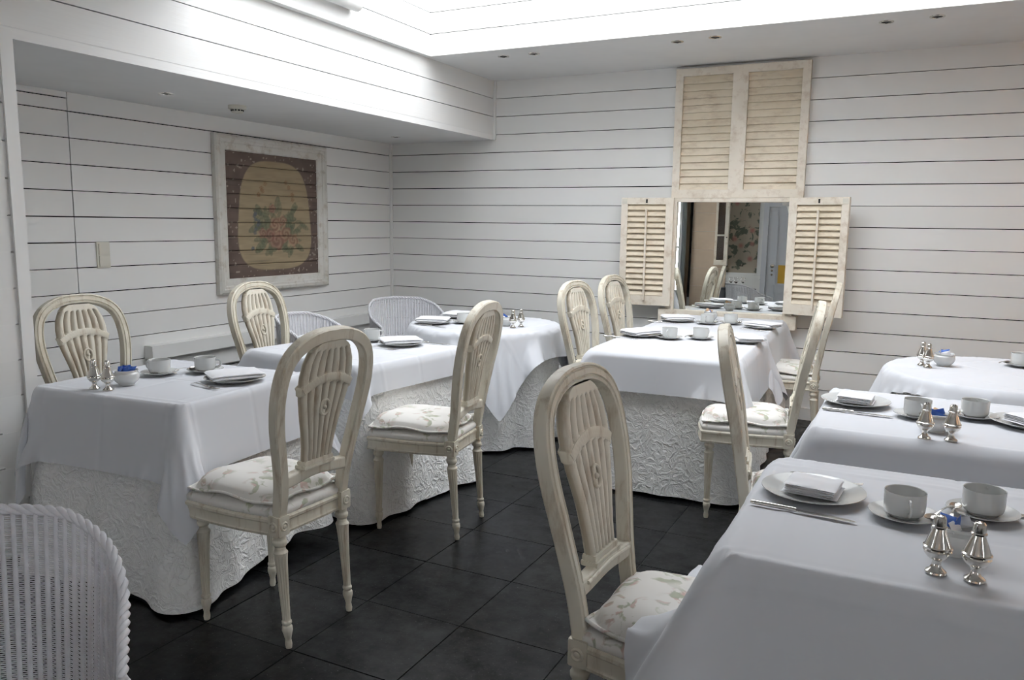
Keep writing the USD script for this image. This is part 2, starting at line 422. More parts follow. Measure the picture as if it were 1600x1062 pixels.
for nm, a in (('ceiling_panel', (XL - .1, XR + .1, WY1, YB + .1)), ('ceiling_panel', (XL - .1, XR + .1, YF - .1, WY0)),
              ('ceiling_panel', (WX1, XR + .1, WY0, WY1)), ('ceiling_panel', (XL - .1, WX0, WY0, WY1))):
    obj(nm, box(*a, ZC, ZC + .09, .002), M['plaster'], ceiling, smooth=False)
well = thing('wall_skylight', 'white plank upstand walls of the skylight well', 'wall', kind='structure')
planks(well, 'x', WX0, WY0, WY1, ZC, WZ, 1)
planks(well, 'y', WY1, WX0, WX1, ZC, WZ, -1)
planks(well, 'y', WY0, WX0, WX1, ZC, WZ, 1)
planks(well, 'x', WX1, WY0, WY1, ZC, WZ, -1)
for a in ((WX0 - .1, WX0 - TH - .001, WY0 - .1, WY1 + .1), (WX1 + TH + .001, WX1 + .1, WY0 - .1, WY1 + .1), (WX0 - .1, WX1 + .1, WY1 + TH + .001, WY1 + .1), (WX0 - .1, WX1 + .1, WY0 - .1, WY0 - TH - .001)):
    obj('backing_board', box(*a, ZC + .09, WZ, .001), M['gap'], well, smooth=False)
sky = thing('window_1', 'glazed skylight over the well', 'skylight', kind='structure')
for k in range(6):
    x = WX0 + (WX1 - WX0) * k / 5
    obj('glazing_bar', box(x - .02, x + .02, WY0 - .05, WY1 + .05, WZ, WZ + .06, .004), M['trim'], sky, smooth=False)
wall_right = thing('wall_right', 'plain white wall on the right, outside the picture', 'wall', kind='structure')
WRY, WRZ = (-1.4, -.05), (.75, 2.25)  # window opening added as fill light from the right, never in view
for a in ((YF - .1, WRY[0], -.1, ZC + .1), (WRY[1], YB + .1, -.1, ZC + .1), (*WRY, -.1, WRZ[0]), (*WRY, WRZ[1], ZC + .1)):
    obj('plaster_panel', box(XR, XR + .12, *a, .002), M['plaster'], wall_right, smooth=False)
w4 = thing('window_4', 'large window added in the right wall for fill light, outside the picture', 'window', kind='structure')
for y0, y1, z0, z1 in ((WRY[0], WRY[0] + .05, *WRZ), (WRY[1] - .05, WRY[1], *WRZ), (-.75, -.70, *WRZ), (*WRY, WRZ[0], WRZ[0] + .05), (*WRY, WRZ[1] - .05, WRZ[1])):
    obj('window_bar', box(XR + .04, XR + .09, y0, y1, z0, z1, .004), M['trim'], w4, smooth=False)
obj('pane', box(XR + .062, XR + .068, WRY[0] + .03, WRY[1] - .03, WRZ[0] + .03, WRZ[1] - .03, .001), M['glass'], w4, smooth=False)

# the front wall behind the camera: what the mirror shows
wall_front = thing('wall_front', 'wall behind the camera with wallpaper, seen in the mirror', 'wall', kind='structure')
FW = (-3.20, -2.86)                # window of the front wall
for a in ((-3.4, FW[0], 0, ZC), (FW[1], XR + .1, 0, ZC), (FW[0], FW[1], 0, .5), (FW[0], FW[1], 2.2, ZC)):
    obj('plaster_panel', box(a[0], a[1], YF - .12, YF, a[2], a[3], .002), M['plaster'], wall_front, smooth=False)
obj('wallpaper', box(-2.05, -1.54, YF, YF + .004, .90, 2.45, .001), M['wallpaper'], wall_front, smooth=False)
obj('dado_panel', box(-2.05, -1.47, YF, YF + .02, 0, .79, .004), M['trim'], wall_front, smooth=False)
obj('dado_rail', box(-2.05, -1.47, YF, YF + .05, .79, .86, .012), M['trim'], wall_front, smooth=False)
for k in range(8):
    obj('beige_board', box(-2.66, -2.052, YF, YF + .03, .001 + k * .32, .317 + k * .32, .004), M['beige'], wall_front, smooth=False)
for nm, a, lab in (('window_2', FW, 'narrow window behind the camera with daylight, seen at the left of the mirror'),):
    w = thing(nm, lab, 'window', kind='structure')
    z0 = .5
    for b in ((a[0], a[0] + .04, z0, 2.2), (a[1] - .04, a[1], z0, 2.2), (a[0] + .04, a[1] - .04, z0, z0 + .05), (a[0] + .04, a[1] - .04, 2.15, 2.2), (a[0] + .04, a[1] - .04, 1.3, 1.33)):
        obj('window_bar', box(b[0], b[1], YF - .08, YF - .03, b[2], b[3], .004), M['trim'], w, smooth=False)
    obj('pane', box(a[0] + .03, a[1] - .03, YF - .058, YF - .052, z0 + .03, 2.17, .001), M['glass'], w, smooth=False)
door_2 = thing('door_2', 'grey panelled door reflected in the mirror', 'door', kind='structure')
for a, nm in (((-1.47, -1.385, 0, 2.12), 'door_frame'), ((-.565, -.48, 0, 2.12), 'door_frame'), ((-1.385, -.565, 2.03, 2.12), 'door_frame')):
    obj(nm, box(a[0], a[1], YF, YF + .05, a[2], a[3], .008), M['door_grey'], door_2, smooth=False)
obj('door_leaf', box(-1.38, -.57, YF + .002, YF + .03, .01, 2.025, .004), M['door_grey'], door_2, smooth=False)
for z0, z1 in ((.15, .58), (.70, 1.9)):
    pth = np.array([[-1.24, 0, z0], [-.71, 0, z0], [-.71, 0, z1], [-1.24, 0, z1]]) + [0, YF + .032, 0]
    for q in range(4):
        a, b = pth[q], pth[(q + 1) % 4]
        obj('panel_moulding', box(min(a[0], b[0]) - .012, max(a[0], b[0]) + .012, YF + .028, YF + .045, min(a[2], b[2]) - .012, max(a[2], b[2]) + .012, .006), M['door_grey'], door_2, smooth=False)
for z, r in ((1.03, .03), (.955, .018), (.885, .016)):
    obj('knob', move(lathe([(.001, .05), (r, .045), (r * 1.05, .03), (r * .4, .02), (r * .6, 0), (.001, 0)], 20), (-1.285, YF + .03, z), rx=-90), M['brass'], door_2)
obj('yellow_notice', box(-1.185, -1.035, YF + .0305, YF + .0325, .74, 1.05, .0005), M['yellow'], smooth=False, label='yellow sheet hanging on the grey door, seen in the mirror', cat='notice')

# trims
obj('trim_1', box(XL - .02, XL + .012, 2.0, 2.052, 0, ZS + .03, .004), M['trim'], smooth=False, label='white upright trim board at the alcove edge', cat='trim', kind='structure')
obj('trim_2', box(XA, XA + .022, YB - .022, YB - .0005, 0, ZS, .006), M['trim'], smooth=False, label='white corner bead in the back left corner', cat='trim', kind='structure')
obj('trim_3', box(XL, XL + .018, YB - .02, YB - .0005, ZS, ZC, .005), M['trim'], smooth=False, label='white corner bead above the alcove at the back wall', cat='trim', kind='structure')
obj('baseboard_back', box(XA + .03, XR, YB - .016, YB - .0015, 0, .09, .004), M['trim'], smooth=False, label='white skirting board of the back wall', cat='baseboard', kind='structure')

# ------------------------------------------------------------------ window frame with shutters and mirror on the back wall
YW = YB - .002
LOUV = [0]


def louvers(parent, x0, x1, z0, z1, n, y, depth, tilt, name='louver'):
    p = (z1 - z0) / n
    w = p * 1.2
    base = box(x0, x1, -.004, .004, -w / 2, w / 2, .002)
    for k in range(n):
        m = move(base, (0, 0, 0), rx=tilt + rng.uniform(-3, 3))
        m.apply_translation((0, y, z0 + p * (k + .5)))
        obj(name, m, M['louver'], parent, smooth=False)


FRD = .072
up = thing('louvered_panel', 'fixed cream double shutter panel with louvers above the mirror', 'shutter')
ux0, ux1, uz0, uz1 = -1.705, -.752, 1.612, 2.555
for nm, a in (('stile', (ux0, ux0 + .055, uz0, uz1)), ('stile', (ux1 - .055, ux1, uz0, uz1)), ('stile', (-1.285, -1.175, uz0 + .06, uz1 - .055)),
              ('rail', (ux0 + .055, ux1 - .055, uz1 - .055, uz1)), ('rail', (ux0 + .055, ux1 - .055, uz0, uz0 + .06))):
    obj(nm, box(a[0], a[1], YW - .055, YW, a[2], a[3], .004), M['shutter'], up, smooth=False)
louvers(up, ux0 + .055, -1.285, uz0 + .06, uz1 - .055, 16, YW - .026, .03, -16)
louvers(up, -1.175, ux1 - .055, uz0 + .06, uz1 - .055, 16, YW - .026, .03, -16)
obj('dark_backing', box(ux0 + .02, ux1 - .02, YW - .006, YW, uz0 + .02, uz1 - .02, .001), M['gap'], up, smooth=False)

wf = thing('window_frame', 'cream wooden window frame with sill holding the mirror', 'window frame')
for nm, a in (('frame_post', (-1.715, -1.654, .745, 1.61)), ('frame_post', (-.842, -.778, .745, 1.61)), ('frame_head', (-1.654, -.842, 1.582, 1.61))):
    obj(nm, box(a[0], a[1], YW - FRD, YW, a[2], a[3], .004), M['shutter'], wf, smooth=False)
obj('sill', box(-1.765, -.745, YW - .085, YW, .665, .765, .006), M['shutter'], wf, smooth=False)
# the mirror stands slightly turned in its frame
mw, mh = .812, .83
mm = box(-mw / 2, mw / 2, 0, .004, 0, mh, .0005)
mm = move(mm, (0, 0, 0), rx=-1.0)
mm = move(mm, (-1.248, YW - .032, .762), rz=3.2)
obj('mirror', mm, M['mirror'], smooth=False, label='mirror in the cream window frame reflecting the dining room', cat='mirror')


def shutter(name, label, hinge, width, ang, z0, z1, sgn):
    t = thing(name, label, 'shutter', loc=(hinge, YW - FRD - .002, 0), rz=ang)
    def bx(a, b, c, d, y0=-.030, y1=0.0):
        return box(min(a, b) if sgn > 0 else -max(a, b), max(a, b) if sgn > 0 else -min(a, b), y0, y1, c, d, .004)
    h = z1 - z0
    obj('stile', bx(0, .058, z0, z1), M['shutter'], t, smooth=False)
    obj('stile', bx(width - .05, width, z0, z1), M['shutter'], t, smooth=False)
    obj('rail', bx(.058, width - .05, z1 - .05, z1), M['shutter'], t, smooth=False)
    obj('rail', bx(.058, width - .05, z0, z0 + .075), M['shutter'], t, smooth=False)
    xa, xb = sorted((sgn * .058, sgn * (width - .05)))
    louvers(t, xa, xb, z0 + .075, z1 - .05, 16, -.014, .02, -34)
    xm = (xa + xb) / 2
    obj('tilt_rod', box(xm - .007, xm + .007, -.046, -.032, z0 + .04, z1 - .085, .003), M['shutter'], t, smooth=False)
    obj('keyhole', box(xm - .006, xm + .006, -.0312, -.029, z1 - .04, z1 - .012, .001), M['black'], t, smooth=False)
    obj('corner_plate', bx(width - .045, width - .005, z1 - .045, z1 - .008, -.0316, -.029), M['cream'], t, smooth=False)
    return t


shutter('window_shutter', 'open cream louvered shutter left of the mirror', -1.675, .400, 6, .790, 1.612, -1)
shutter('window_shutter', 'open cream louvered shutter right of the mirror', -.830, .415, -14, .785, 1.610, 1)

# ------------------------------------------------------------------ picture in the alcove
pic = thing('framed_picture', 'framed floral painting on old boards in a grey-white wooden frame', 'picture')
py0, py1, pz0, pz1 = 4.035, 5.19, .885, 1.985
sec = np.array([(0, 0), (0, .034), (.012, .046), (.030, .050), (.040, .040), (.052, .038), (.058, .030), (.098, .026), (.106, .016), (.106, 0)])


def mitred(y0, y1, z0, z1, sec, x):
    """Four frame members, mitred; the section runs inwards and off the wall."""
    C = np.array([(y0, z0), (y1, z0), (y1, z1), (y0, z1)])
    inn = np.array([(1, 1), (-1, 1), (-1, -1), (1, -1)])
    out = []
    for k in range(4):
        A, B = C[k], C[(k + 1) % 4]
        ia, ib = inn[k], inn[(k + 1) % 4]
        V = np.zeros((2, len(sec), 3))
        for e, (P_, i_) in enumerate(((A, ia), (B, ib))):
            V[e, :, 0] = x + sec[:, 1]
            V[e, :, 1] = P_[0] + i_[0] * sec[:, 0]
            V[e, :, 2] = P_[1] + i_[1] * sec[:, 0]
        m = gridmesh(V, closed_m=True)
        m.fix_normals()
        out.append(m)
    return out


for m in mitred(py0, py1, pz0, pz1, sec, XA + .002):
    obj('frame_member', m, M['pic_frame'], pic, smooth=25)
iy0, iy1, iz0, iz1 = py0 + .1, py1 - .1, pz0 + .1, pz1 - .1
blooms = []
prng = np.random.default_rng(11)
for k in range(90):      # leaves of the bouquet
    a, d = prng.uniform(0, 2 * np.pi), prng.uniform(.06, .34)
    blooms.append(('leaf', .54 + 1.0 * d * math.cos(a), .385 + .62 * d * math.sin(a), prng.uniform(.028, .058), a + prng.uniform(-.8, .8), prng.uniform(0, 1)))
for (u, v, r) in ((.52, .30, .085), (.44, .34, .06), (.61, .35, .07), (.50, .43, .065), (.70, .30, .06), (.58, .46, .05), (.47, .56, .04), (.36, .36, .045)):
    blooms.append(('rose', u, v, r, prng.uniform(0, 6), prng.uniform(0, 1)))
for (u, v) in ((.36, .72), (.33, .67), (.40, .76), (.66, .74), (.70, .68), (.63, .78), (.70, .64), (.37, .70)):
    blooms.append(('bud', u, v, .022, prng.uniform(0, 6), prng.uniform(0, 1)))
for k in range(10):
    blooms.append(('blue', .25 + prng.uniform(0, .12), .22 + prng.uniform(0, .3), .018, 0, prng.uniform(0, 1)))


def paint(u, v):
    """u from left to right, v from bottom to top: brown ground, tan cartouche, bouquet."""
    P3 = np.stack([u * 9, v * 9, 0 * u], -1)
    n1, n2 = meshkit.fbm(P3, 4, 3), meshkit.fbm(P3 * [1, 6, 1], 4, 9)
    col = np.array([.115, .080, .066]) * (.65 + .8 * n1[..., None])
    speck = meshkit.noise(P3 * 6, 5)
    col = np.where((speck > .86)[..., None], np.array([.33, .28, .24]), col)
    w = .345 + .10 * np.clip(1 - v, 0, 1)
    e = np.abs((u - .51) / w) ** 3.4 + np.abs((v - .50) / .445) ** 3.4
    k = np.clip((1.0 - e) / .06, 0, 1)[..., None]
    tan = np.array([.335, .265, .165]) * (.82 + .36 * n2[..., None])
    col = col * (1 - k) + tan * k
    for kind, bu, bv, r, a, h in blooms:
        du, dv = (u - bu), (v - bv) * 1.0
        ca, sa = math.cos(a), math.sin(a)
        x, y = (du * ca + dv * sa) / r, (-du * sa + dv * ca) / r
        if kind == 'leaf':
            q = np.clip((1 - (x ** 2 * .5 + y ** 2 * 3.2)) * 4, 0, .85)[..., None]
            c = np.array([.075, .095, .060]) * (1 - h) + np.array([.17, .17, .10]) * h
            c = c * (1.0 + .5 * np.sin(x * 9)[..., None] * .4)
        else:
            d, an = np.hypot(x, y), np.arctan2(y, x)
            edge = 1 - .12 * np.cos(an * 5)
            q = np.clip((edge - d) * 5, 0, .9)[..., None]
            c0, c1 = {'rose': ((.34, .19, .14), (.20, .075, .06)), 'bud': ((.30, .17, .09), (.2, .12, .05)), 'blue': ((.10, .12, .14), (.07, .08, .1))}[kind]
            s = (.5 + .5 * np.sin(d * 11 + an * 2))[..., None]
            c = np.array(c0) * s + np.array(c1) * (1 - s)
            if h > .5 and kind == 'rose':
                c = c * np.array([1.15, 1.35, 1.2])
        q = q * (.45 + .7 * n1[..., None])
        col = col * (1 - q) + c * q
    crack = np.clip(meshkit.noise(np.stack([u * 3, v * 90, 0 * u], -1), 4) - .72, 0, 1)[..., None]
    return np.clip(col * (1 - 1.2 * crack), 0, 1)


NB = 9
for k in range(NB):
    a, b = k / NB, (k + 1) / NB
    nu, nv = 130, 18
    uu, vv = np.meshgrid(np.linspace(0, 1, nu), np.linspace(a, b, nv), indexing='ij')
    zz = iz0 + (iz1 - iz0) * np.clip(vv, a + .0012, b - .0012)
    front = XA + .018 + rng.uniform(-.0008, .0008)
    V = np.stack([np.full_like(uu, front), iy0 + (iy1 - iy0) * uu, zz], -1)
    bev = ((np.abs(vv - a) < 1e-9) | (np.abs(vv - b) < 1e-9))
    V[..., 0] -= .006 * bev
    m = obj('painted_board', gridmesh(V), M['print'], pic, smooth=True)
    UsdGeom.PrimvarsAPI(m).CreatePrimvar('paint', Sdf.ValueTypeNames.Color3fArray, 'vertex').Set(Vt.Vec3fArray.FromNumpy(paint(uu, vv).reshape(-1, 3).astype(np.float32)))
obj('back_panel', box(XA + .001, XA + .008, py0 + .02, py1 - .02, pz0 + .02, pz1 - .02, .001), M['black'], pic, smooth=False)

# light switch, rail, detector, downlights, well lamp
sw = thing('light_switch', 'cream double light switch on the alcove wall left of the picture', 'light switch')
obj('switch_plate', box(XA, XA + .010, 3.135, 3.220, 1.108, 1.262, .004), M['cream'], sw, smooth=False)
for z0, z1 in ((1.118, 1.181), (1.189, 1.252)):
    obj('rocker', box(XA + .010, XA + .016, 3.146, 3.209, z0, z1, .004), M['cream'], sw, smooth=False)
obj('wall_ledge', cat_([box(XA, XA + .075, 3.43, 5.82, .52, .605, .006), box(XA, XA + .03, 3.46, 5.82, .40, .52, .003)]), M['trim'], smooth=False,
    label='long white boxed ledge on the alcove wall below the picture', cat='ledge')
sd = thing('smoke_detector', 'white smoke detector on the alcove ceiling', 'smoke detector', loc=(-3.82, 3.78, ZS))
obj('base', lathe([(.001, -.022), (.052, -.022), (.055, -.018), (.055, 0), (.001, 0)], 32), M['cream'], sd)
obj('sensor_head', lathe([(.001, -.045), (.030, -.045), (.036, -.040), (.036, -.022), (.001, -.022)], 24), M['cream'], sd)
obj('vent_slots', cat_([move(box(-.006, .006, -.0385, -.035, -.034, -.026, .001), (0, 0, 0), rz=a) for a in range(0, 360, 30)]), M['black'], sd, smooth=False)


def build_down():
    t = thing('downlight')
    obj('ring', lathe([(.028, -.001), (.029, -.004), (.040, -.003), (.041, 0), (.028, 0)], 28), M['silver'], t)
    obj('lamp_face', lathe([(.001, -.0015), (.028, -.001), (.028, 0), (.001, 0)], 24), M['black'], t)
    return t


down = Kind(build_down)
wh = ['near the alcove edge', 'near the back corner']
for i, (x, y) in enumerate(((-3.84, 3.27), (-3.93, 5.63))):
    down((x, y, ZS), 0, f'recessed downlight in the alcove ceiling, {["left of the smoke detector", "above the back corner right of the picture"][i]}', 'downlight')
dl = ['leftmost on the main ceiling strip', 'second from the left on the main ceiling strip', 'just left of the shutter panel top', 'just above the shutter panel top', 'right of the shutter panel', 'rightmost on the main ceiling strip']
for (x, y), s in zip([(-2.74, 5.26), (-2.5, 5.26), (-1.49, 5.29), (-1.24, 5.26), (-.26, 5.27), (0, 5.25)], dl):
    down((x, y, ZC), 0, 'small recessed downlight, ' + s, 'downlight')
wl = thing('blind_roller', 'white rounded roller end on the skylight wall at the top edge', 'blind roller', loc=(WX0, 0, 2.715))
obj('roller', move(lathe([(.001, -.6), (.040, -.6), (.046, -.59), (.046, -.01), (.038, 0), (.001, 0)], 24), (.055, 4.15, 0), rx=-90), M['trim'], wl)
obj('bracket', box(0, .05, 4.06, 4.14, -.03, .03, .004), M['trim'], wl, smooth=False)


def build_lamp():
    t = thing('wall_lamp')
    obj('shade', lathe([(.060, .09), (.11, -.10)], 32), M['shade'], t)
    obj('stem', cat_([tube(np.array([[.10, 0, -.16], [.05, 0, -.17], [0, 0, -.15], [0, 0, -.05]]), .008), box(.085, .10, -.04, .04, -.22, -.10, .003)]), M['brass'], t)
    return t


lamp = Kind(build_lamp)
for (x, y, z, p), rz, s in zip(WALL_LAMPS, (0, 0, -90), ('at the back of the right wall', 'at the front of the right wall', 'on the wall behind the camera')):
    lamp((x, y, z), rz, 'warm shaded wall lamp ' + s, 'wall lamp')

# ------------------------------------------------------------------ chairs
CH = 1.062


def lean(z):
    z = np.asarray(z, float)
    return np.where(z > .45, -(z - .45) * .155 - .05 * np.clip(z - .75, 0, 1) ** 1.0, 0.0)


def build_chair():
    t = thing('dining_chair')
    half = spline([(.150, .385), (.148, .46), (.152, .55), (.168, .64), (.190, .74), (.204, .83), (.203, .90), (.178, .975), (.105, 1.026), (0, 1.040)], 44)
    yz = np.vstack([half, (half * [-1, 1])[::-1][1:]])
    path = np.stack([lean(yz[:, 1]), yz[:, 0], yz[:, 1]], -1)
    # rounded section with a moulded groove on the front face
    s0 = np.array([(-.0205, -.015), (-.016, -.020), (.016, -.020), (.0205, -.015), (.0205, .009), (.019, .015), (.014, .0175), (.0115, .0125), (.0085, .0125), (.0065, .0175), (-.0065, .0175), (-.0085, .0125), (-.0115, .0125), (-.014, .0175), (-.019, .015), (-.0205, .009)])
    wscale = np.interp(yz[:, 1], [.38, .46, .60, 1.04], [.92, .90, .95, 1.06])
    S = s0[None] * np.stack([wscale, np.ones_like(wscale)], -1)[:, None]
    ups = np.stack([np.ones(len(yz)), 0 * yz[:, 0], np.where(yz[:, 1] > .45, .16, 0)], -1)
    obj('back_frame', sweep(path, S, ups), M['chair'], t, smooth=38)
    # balloon splat
    zs = np.linspace(.592, 1.018, 96)
    hw = np.interp(zs, [.592, .61, .66, .72, .78, .83, .87, .91, .95, .985, 1.005, 1.018], [.066, .064, .069, .081, .098, .112, .119, .119, .112, .094, .074, .050])
    q = np.linspace(-1, 1, 81)
    Q, Z = np.meshgrid(q, zs, indexing='xy')
    HW = hw[:, None]
    zb = .862 + .034 * (1 - Q ** 2)
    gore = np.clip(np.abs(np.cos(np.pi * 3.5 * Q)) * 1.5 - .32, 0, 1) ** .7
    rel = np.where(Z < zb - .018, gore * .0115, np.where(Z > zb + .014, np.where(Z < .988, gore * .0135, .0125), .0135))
    groove_mask = np.clip(1 - rel / .009, 0, 1)  # colour turns browner where the carved relief is low
    rel = rel * np.clip((1.03 - np.abs(Q)) / .06, .25, 1) + .002
    rel = np.where(Z < .61, .012, rel)
    X = lean(Z)
    front = np.stack([X + rel, Q * HW, Z], -1)
    back = np.stack([X - .006 - .75 * rel, Q * HW, Z], -1)
    ring = np.concatenate([front, back[:, ::-1]], 1)
    m = gridmesh(ring, closed_m=True)
    m.fix_normals()
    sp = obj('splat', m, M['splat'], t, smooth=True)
    gl = np.concatenate([groove_mask, groove_mask[:, ::-1]], 1).reshape(-1)
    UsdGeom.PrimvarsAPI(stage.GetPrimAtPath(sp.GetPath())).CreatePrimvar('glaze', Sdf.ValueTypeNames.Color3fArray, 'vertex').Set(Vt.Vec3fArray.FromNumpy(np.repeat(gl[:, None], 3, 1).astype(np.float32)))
    # band, cap, plinth and medallions on both faces
    qs = np.linspace(-1, 1, 41)
    for sgn in (1, -1):
        zc = .862 + .034 * (1 - qs ** 2)
        w = np.interp(zc, zs, hw) * .95
        pth = np.stack([lean(zc) + (.0150 if sgn > 0 else -.0175), qs * w, zc], -1)
        beads = np.stack([.0135 * np.ones(41), np.full(41, .0016) + .0012 * (np.arange(41) % 2)], -1)
        obj('band', sweep(pth, rrect(1, 1, .3, 2)[None] * beads[:, None] * np.array([2, 2.4]), (1, 0, .16)), M['chair'], sp, smooth=40)
        a = np.linspace(0, 2 * np.pi, 28, endpoint=False)
        cz = .792
        pm = np.stack([lean(cz + .026 * np.sin(a)) + (.0140 if sgn > 0 else -.0160), .020 * np.cos(a), cz + .026 * np.sin(a)], -1)
        obj('medallion', cat_([sweep(pm, circ(.0048, 8), (1, 0, .16), closed=True), move(trimesh.creation.icosphere(2, .008), (float(lean(cz)) + (.013 if sgn > 0 else -.015), 0, cz))]), M['chair'], sp, smooth=40)
    # cross rail and the moulded foot of the splat
    qq = np.linspace(-.150, .150, 25)
    pr = np.stack([lean(np.full(25, .572)) + .004 * np.cos(qq / .15 * np.pi / 2), qq, .568 + .006 * np.cos(qq / .15 * np.pi)], -1)
    obj('cross_rail', cat_([sweep(pr, rrect(.034, .042, .008), (0, 0, 1)), sweep(pr[2:-2] + [.019, 0, .012], circ(.005), (0, 0, 1))]), M['chair'], t, smooth=40)
    obj('splat_foot', cat_([move(box(-.022, .022, -.072, .072, -.006, .006, .004), (float(lean(.596)), 0, .594)), move(box(-.018, .018, -.068, .068, -.007, .007, .006), (float(lean(.61)), 0, .607))]), M['chair'], t, smooth=40)
    # seat frame: a bowed trapezoid
    out = []
    for k in range(64):
        s = k / 64 * 4
        c = [(-.005, -.163), (.392, -.190), (.392, .190), (-.005, .163)]
        i = int(s)
        A_, B_ = np.array(c[i]), np.array(c[(i + 1) % 4])
        p_ = A_ + (B_ - A_) * (s - i)
        if i == 1:
            p_[0] += .03 * math.sin((s - i) * math.pi)
        if i in (0, 2):
            p_[1] += (.012 if p_[1] > 0 else -.012) * math.sin((s - i) * math.pi)
        out.append(p_)
    out = np.array(out)
    prof = [(0, .388), (.004, .384), (.006, .392), (.002, .398), (.002, .425), (.007, .430), (.007, .438), (0, .444)]
    ctr = out.mean(0)
    nrm = (out - ctr) / np.linalg.norm(out - ctr, axis=1, keepdims=True)

    def ringm(offs):
        V = np.array([[(*(p_ + n_ * o), z) for p_, n_ in zip(out, nrm)] for o, z in offs])
        m = gridmesh(V, closed_m=True)
        n = len(m.vertices)
        lo, hi = np.arange(64), np.arange(64) + (len(offs) - 1) * 64
        v = np.vstack([m.vertices, V[0].mean(0), V[-1].mean(0)])
        f = np.vstack([m.faces, np.stack([lo, np.roll(lo, -1), np.full(64, n)], -1)[:, ::-1], np.stack([hi, np.roll(hi, -1), np.full(64, n + 1)], -1)])
        m = trimesh.Trimesh(v, f, process=False)
        m.fix_normals()
        return m
    obj('seat_rail', ringm(prof), M['chair'], t, smooth=30)
    obj('upholstered_seat', ringm([(-.004, .442), (.001, .450), (.001, .462), (-.012, .474), (-.06, .480)]), M['floral'], t, smooth=50)
    # loose squab cushion with a soft crown
    n = 40
    qx, qy = np.meshgrid(np.linspace(-1, 1, n), np.linspace(-1, 1, n), indexing='ij')
    cxn = .204 + .190 * qx
    wy = .166 + .022 * (qx + 1) / 2
    cyn = qy * wy * (1 - .05 * np.abs(qx) ** 6)
    cxn = cxn + .012 * (1 - qy ** 2) * (qx > 0) * qx
    edge = np.clip((1 - (np.abs(qx) ** 5 + np.abs(qy) ** 5) ** .2) / .42, 0, 1)
    crown = np.sqrt(edge * (2 - edge))
    nz = meshkit.noise(np.stack([qx * 2, qy * 2, 0 * qx], -1), 3) - .5
    top = .492 + .044 * crown + .010 * nz * crown
    bot = .491 - .014 * crown
    wav = .006 * np.sin(qx * 5 + 1) * np.abs(qy) ** 6 + .006 * np.sin(qy * 5) * np.abs(qx) ** 6
    a_ = gridmesh(np.stack([cxn, cyn, top + wav], -1))
    b_ = gridmesh(np.stack([cxn, cyn, bot + wav], -1), flip=True)
    cu = obj('cushion', cat_([a_, b_]), M['floral'], t, smooth=60)
    bi = [(i, 0) for i in range(n)] + [(n - 1, j) for j in range(1, n)] + [(i, n - 1) for i in range(n - 2, -1, -1)] + [(0, j) for j in range(n - 2, 0, -1)]
    pp = np.array([(cxn[i, j], cyn[i, j], .4915 + wav[i, j]) for i, j in bi])
    obj('piping', sweep(pp, circ(.005, 8), (0, 0, 1), closed=True), M['floral'], cu, smooth=60)
    # turned fluted legs with square blocks
    lp = [(.001, 0), (.010, 0), (.012, .012), (.010, .03), (.014, .048), (.018, .062), (.017, .074), (.013, .080), (.0165, .086), (.0165, .092), (.0135, .097), (.0135, .104), (.0185, .25), (.0225, .318), (.024, .328), (.018, .336), (.017, .346), (.023, .354), (.024, .364), (.020, .372), (.0215, .386)]
    zz = np.concatenate([np.linspace(a[1], b[1], 4)[:-1] for a, b in zip(lp[:-1], lp[1:])] + [[.386]])
    rr = np.interp(zz, [p_[1] for p_ in lp], [p_[0] for p_ in lp])
    rr[0] = .001
    fl = lambda z: np.where((z > .108) & (z < .315), .17, 0.0)
    L_ = lathe(np.stack([rr, zz], -1), 48, fl)
    for x, y, dx in ((0, .150, -.03), (0, -.150, -.03), (.358, .156, .0), (.358, -.156, .0)):
        m = L_.copy()
        m.vertices[:, 0] += dx * (1 - m.vertices[:, 2] / .386)
        m.apply_translation((x, y, 0))
        bl = box(x - .024, x + .024, y - .024, y + .024, .386, .452 if x == 0 else .444, .004)
        ros = move(lathe([(.001, .006), (.006, .005), (.008, .002), (.013, .005), (.016, .003), (.017, 0)], 16), (x - .024, y, .418), ry=-90)
        ros2 = move(lathe([(.001, .006), (.006, .005), (.008, .002), (.013, .005), (.016, .003), (.017, 0)], 16), (x, y + (.024 if y > 0 else -.024), .418), rx=-90 if y > 0 else 90)
        obj('leg', cat_([m, bl, ros, ros2]), M['chair'], t, smooth=35)
    return t


chair = Kind(build_chair)
CG = None
for x, y, rz, lab in (
        (-1.785, 2.04, 177.5, 'cream balloon-back dining chair seen from behind at the near left table, floral cushion'),
        (-1.79, 3.09, 187.5, 'cream balloon-back dining chair at the second left table, right side, seat half visible'),
        (-.62, 1.785, -3.5, 'cream balloon-back dining chair in the centre foreground, at the near right table'),
        (-.475, 2.83, 9, 'cream balloon-back dining chair seen edge-on behind the near right table'),
        (-.485, 3.96, 187, 'cream balloon-back chair with tied cushion on the right of the long mirror table, nearer one'),
        (-.53, 5.42, 184, 'cream balloon-back chair on the right of the long mirror table, farther one beside the shutter'),
        (-1.765, 4.555, -6, 'cream balloon-back chair on the left of the long mirror table, nearer one'),
        (-1.77, 5.25, -6, 'cream balloon-back chair on the left of the long mirror table, nearest the mirror'),
        (-3.26, 2.32, -1, 'cream balloon-back chair at far left of the near left table, facing the room'),
        (-3.22, 3.37, 3, 'cream balloon-back chair between the picture and the second left table')):
    chair((x, y, 0), rz, lab, 'chair')


